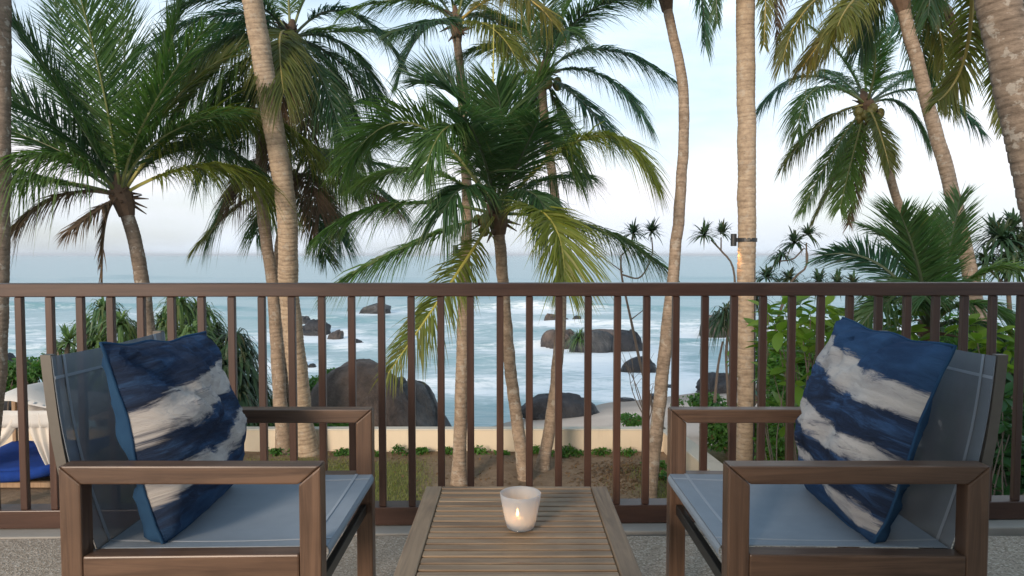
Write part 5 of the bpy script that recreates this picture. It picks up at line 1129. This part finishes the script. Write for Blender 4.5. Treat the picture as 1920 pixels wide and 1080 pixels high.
# ------------------------------------------------------------------ canopy daybed
q = onz(48, 915, GZ); DX, DY = q[0], q[1]
cb = thing('canopy_daybed', 'garden daybed with white canopy, sheer curtains and royal blue mattress', 'daybed', (DX, DY, GZ))
px_ = lambda x, y, dd=0: at(x, y, DY+dd)
w_, l_ = 1.30, 1.9; zt = at(50, 770, DY)[2]
X0, X1, Y0, Y1 = DX-1.2, DX+0.72, DY-0.05, DY+1.5
for k, (x, y) in enumerate(((X0, Y0), (X1, Y0), (X0, Y1), (X1, Y1))):
    mb = MB(); mb.box((x, y, (GZ+zt)/2), (0.07, 0.07, zt-GZ)); part('post', mb, WOOD_POST, cb, bevel=0.004)
mb = MB(); mb.box((DX-0.22, Y1-0.25, (GZ+zt+0.28)/2), (0.07, 0.07, zt+0.5-GZ)); part('king_post', mb, WOOD_POST, cb, bevel=0.004)
def roofp(u, v):
    x = X0 + u*(X1-X0); y = Y0 + v*(Y1-Y0); return (x, y, zt + 0.34*min(1, 2.2*min(u, 1-u))*min(1, 2.2*min(v+0.25, 1.15-v)) - 0.02*math.sin(u*9)*math.sin(v*5))
mb = MB(); v_, f_ = sheet(roofp, 14, 10, 0.006); mb.add(v_, f_); part('canopy', mb, CANVAS, cb, smooth=True)
mb = MB(); v_, f_ = sheet(lambda u, v: (X0-0.02 + u*(X1-X0+0.04), Y0-0.04+0.006*math.sin(u*40), zt+0.02-0.30*v), 40, 4, 0.004); mb.add(v_, f_); part('valance', mb, CANVAS, cb, smooth=True)
mb = MB(); v_, f_ = sheet(lambda u, v: (X1+0.04+0.006*math.sin(u*40), Y0-0.02 + u*(Y1-Y0), zt+0.02-0.30*v), 40, 4, 0.004); mb.add(v_, f_); part('valance', mb, CANVAS, cb, smooth=True)
def curtain(x0, x1, y, gather, zb):
    def P(u, v):
        w__ = 1 - 0.72*math.sin(math.pi*min(1, v*1.0))**1.2 if gather else 1
        xx = x0 + (x1-x0)*u
        if gather: xx = (x0 if gather < 0 else x1) + (xx-(x0 if gather < 0 else x1))*(1-0.75*v**1.5)
        return (xx, y + 0.05*math.sin(u*26+v*2)*(0.4+0.6*v), zt-0.02 - v*(zt-zb) - 0.25*math.sin(math.pi*u)*v*(1-v))
    mb = MB(); v_, f_ = sheet(P, 36, 14, 0.003); mb.add(v_, f_); part('curtain', mb, SHEER, cb, smooth=True)
curtain(X0, DX+0.02, Y0-0.02, -1, GZ+0.35); curtain(DX+0.05, X1, Y0-0.02, 1, GZ+0.25); curtain(X0, X1, Y1, 0, GZ+0.9)
def mat_p(u, v):
    x = DX-1.25+u*2.0; return (x, Y0-0.06+v*(Y1-Y0+0.05), GZ+0.36 + 0.10*v + 0.34*max(0, u-0.55)**1.3 + 0.10*max(0, 0.15-v)*-1 + 0.015*math.sin(u*14))
mb = MB(); v_, f_ = sheet(mat_p, 24, 12, 0.17); mb.add(v_, f_); part('mattress', mb, MATTRESS, cb, bevel=0.0, smooth=True)
mb = MB(); mb.tube(spline([(DX-1.25, Y0-0.08, GZ+0.27), (DX-0.5, Y0-0.12, GZ+0.25), (DX+0.1, Y0-0.10, GZ+0.28), (DX+0.74, Y0-0.05, GZ+0.42)], 20), 0.10, 10); part('bolster', mb, MATTRESS, cb, smooth=True)
for k, (x, y, l, an) in enumerate(((DX-0.3, DY-0.1, 2.2, 0.0), (DX-0.3, Y1, 2.2, 0.0), (X0, DY+0.7, 1.6, math.pi/2), (X1, DY+0.7, 1.6, math.pi/2))):
    mb = MB(); c_, s_ = math.cos(an), math.sin(an); mb.box((x, y, GZ+0.10), (l, 0.10, 0.09), rot=[[c_, -s_, 0], [s_, c_, 0], [0, 0, 1]]); part('base_beam', mb, WOOD_POST, cb, bevel=0.004)

# cable running down the lamp trunk, a green pole and bare twigs beyond the wall
lampt = [o for o in bpy.data.objects if o.name.startswith('trunk_lamp') and o.type == 'EMPTY'][0]
mb = MB(); mb.tube(spline([at(1414, 462, 12.3), at(1415, 560, 12.28), at(1414.5, 700, 12.3), at(1412, 900, 12.33)], 14), 0.011, 6); part('cable', mb, BLACK, lampt, smooth=True)
POLE = simple('green_paint', (0.10, 0.24, 0.18), 0.5, 0, 20, 0.2)
pA, pB = at(1412, 728, 12.9), at(1482, 832, 12.2)
gp_ = thing('green_pole', 'slanting pale green pole among the shrubs behind the armrest', 'pole', pB)
mb = MB(); mb.tube([pA, (pA+pB)/2, pB, pB + (pB-pA)*0.8], 0.022, 8); part('pole_shaft', mb, POLE, gp_, smooth=True)
mb = MB(); mb.tube([pA + (pB-pA)*0.25, pA + (pB-pA)*0.25 + np.array([0.02, 0, -1.2])], 0.016, 8); part('pole_stake', mb, POLE, gp_, smooth=True)
rt = random.Random(9)
def twigs(label, px, py, dep, ground, n, spread, hgt):
    b = at(px, py, dep); t = thing('bare_shrub', label, 'shrub', b, 'leafless shrubs')
    for k in range(n):
        e_ = b + np.array([rt.uniform(-1, 1)*spread, rt.uniform(-.4, .4)*spread, hgt*rt.uniform(0.6, 1.0)]); mid_ = (b+e_)/2 + np.array([rt.uniform(-.2, .2)*spread, 0, rt.uniform(-.05, .1)*hgt])
        P = spline([b, mid_, e_], 9); mb = MB(); mb.tube(P, np.linspace(0.020, 0.006, 9), 5)
        for j in (4, 5, 6, 7):
            q = P[j] + np.array([rt.uniform(-.35, .35)*spread, rt.uniform(-.2, .2)*spread, rt.uniform(0.02, .30)*hgt]); mb.tube([P[j], (P[j]+q)/2 + np.array([0, 0, .03]), q], [0.009, 0.007, 0.004], 4)
        part('branch', mb, TWIG, t)
twigs('leafless twiggy shrub on the sand in front of the low black rock', 1215, 795, 20.5, -4, 6, 0.9, 1.9)
twigs('leafless twiggy shrub at the foot of the screw pine by the lamp trunk', 1415, 760, 15.5, -3.6, 7, 0.7, 1.9)

# sea air: one closed even haze round the camera, the garden and the sea
HZ = bpy.data.materials.new('haze_air'); HZ.use_nodes = True; ht = HZ.node_tree; ht.nodes.clear()
ho = ht.nodes.new('ShaderNodeOutputMaterial'); hv = ht.nodes.new('ShaderNodeVolumePrincipled'); hv.inputs['Color'].default_value = (0.86, 0.91, 0.97, 1); hv.inputs['Density'].default_value = 1.6e-4
ht.links.new(hv.outputs[0], ho.inputs['Volume'])
mb = MB(); ymax = float(ys[-1]); xm = ymax*1.15 + 60; mb.box((0, (ymax-30)/2, 6.0), (2*xm, ymax + 40, 28.0)); tag(part('haze', mb, HZ), kind='stuff', label='thin even sea haze over the bay', cat='haze')
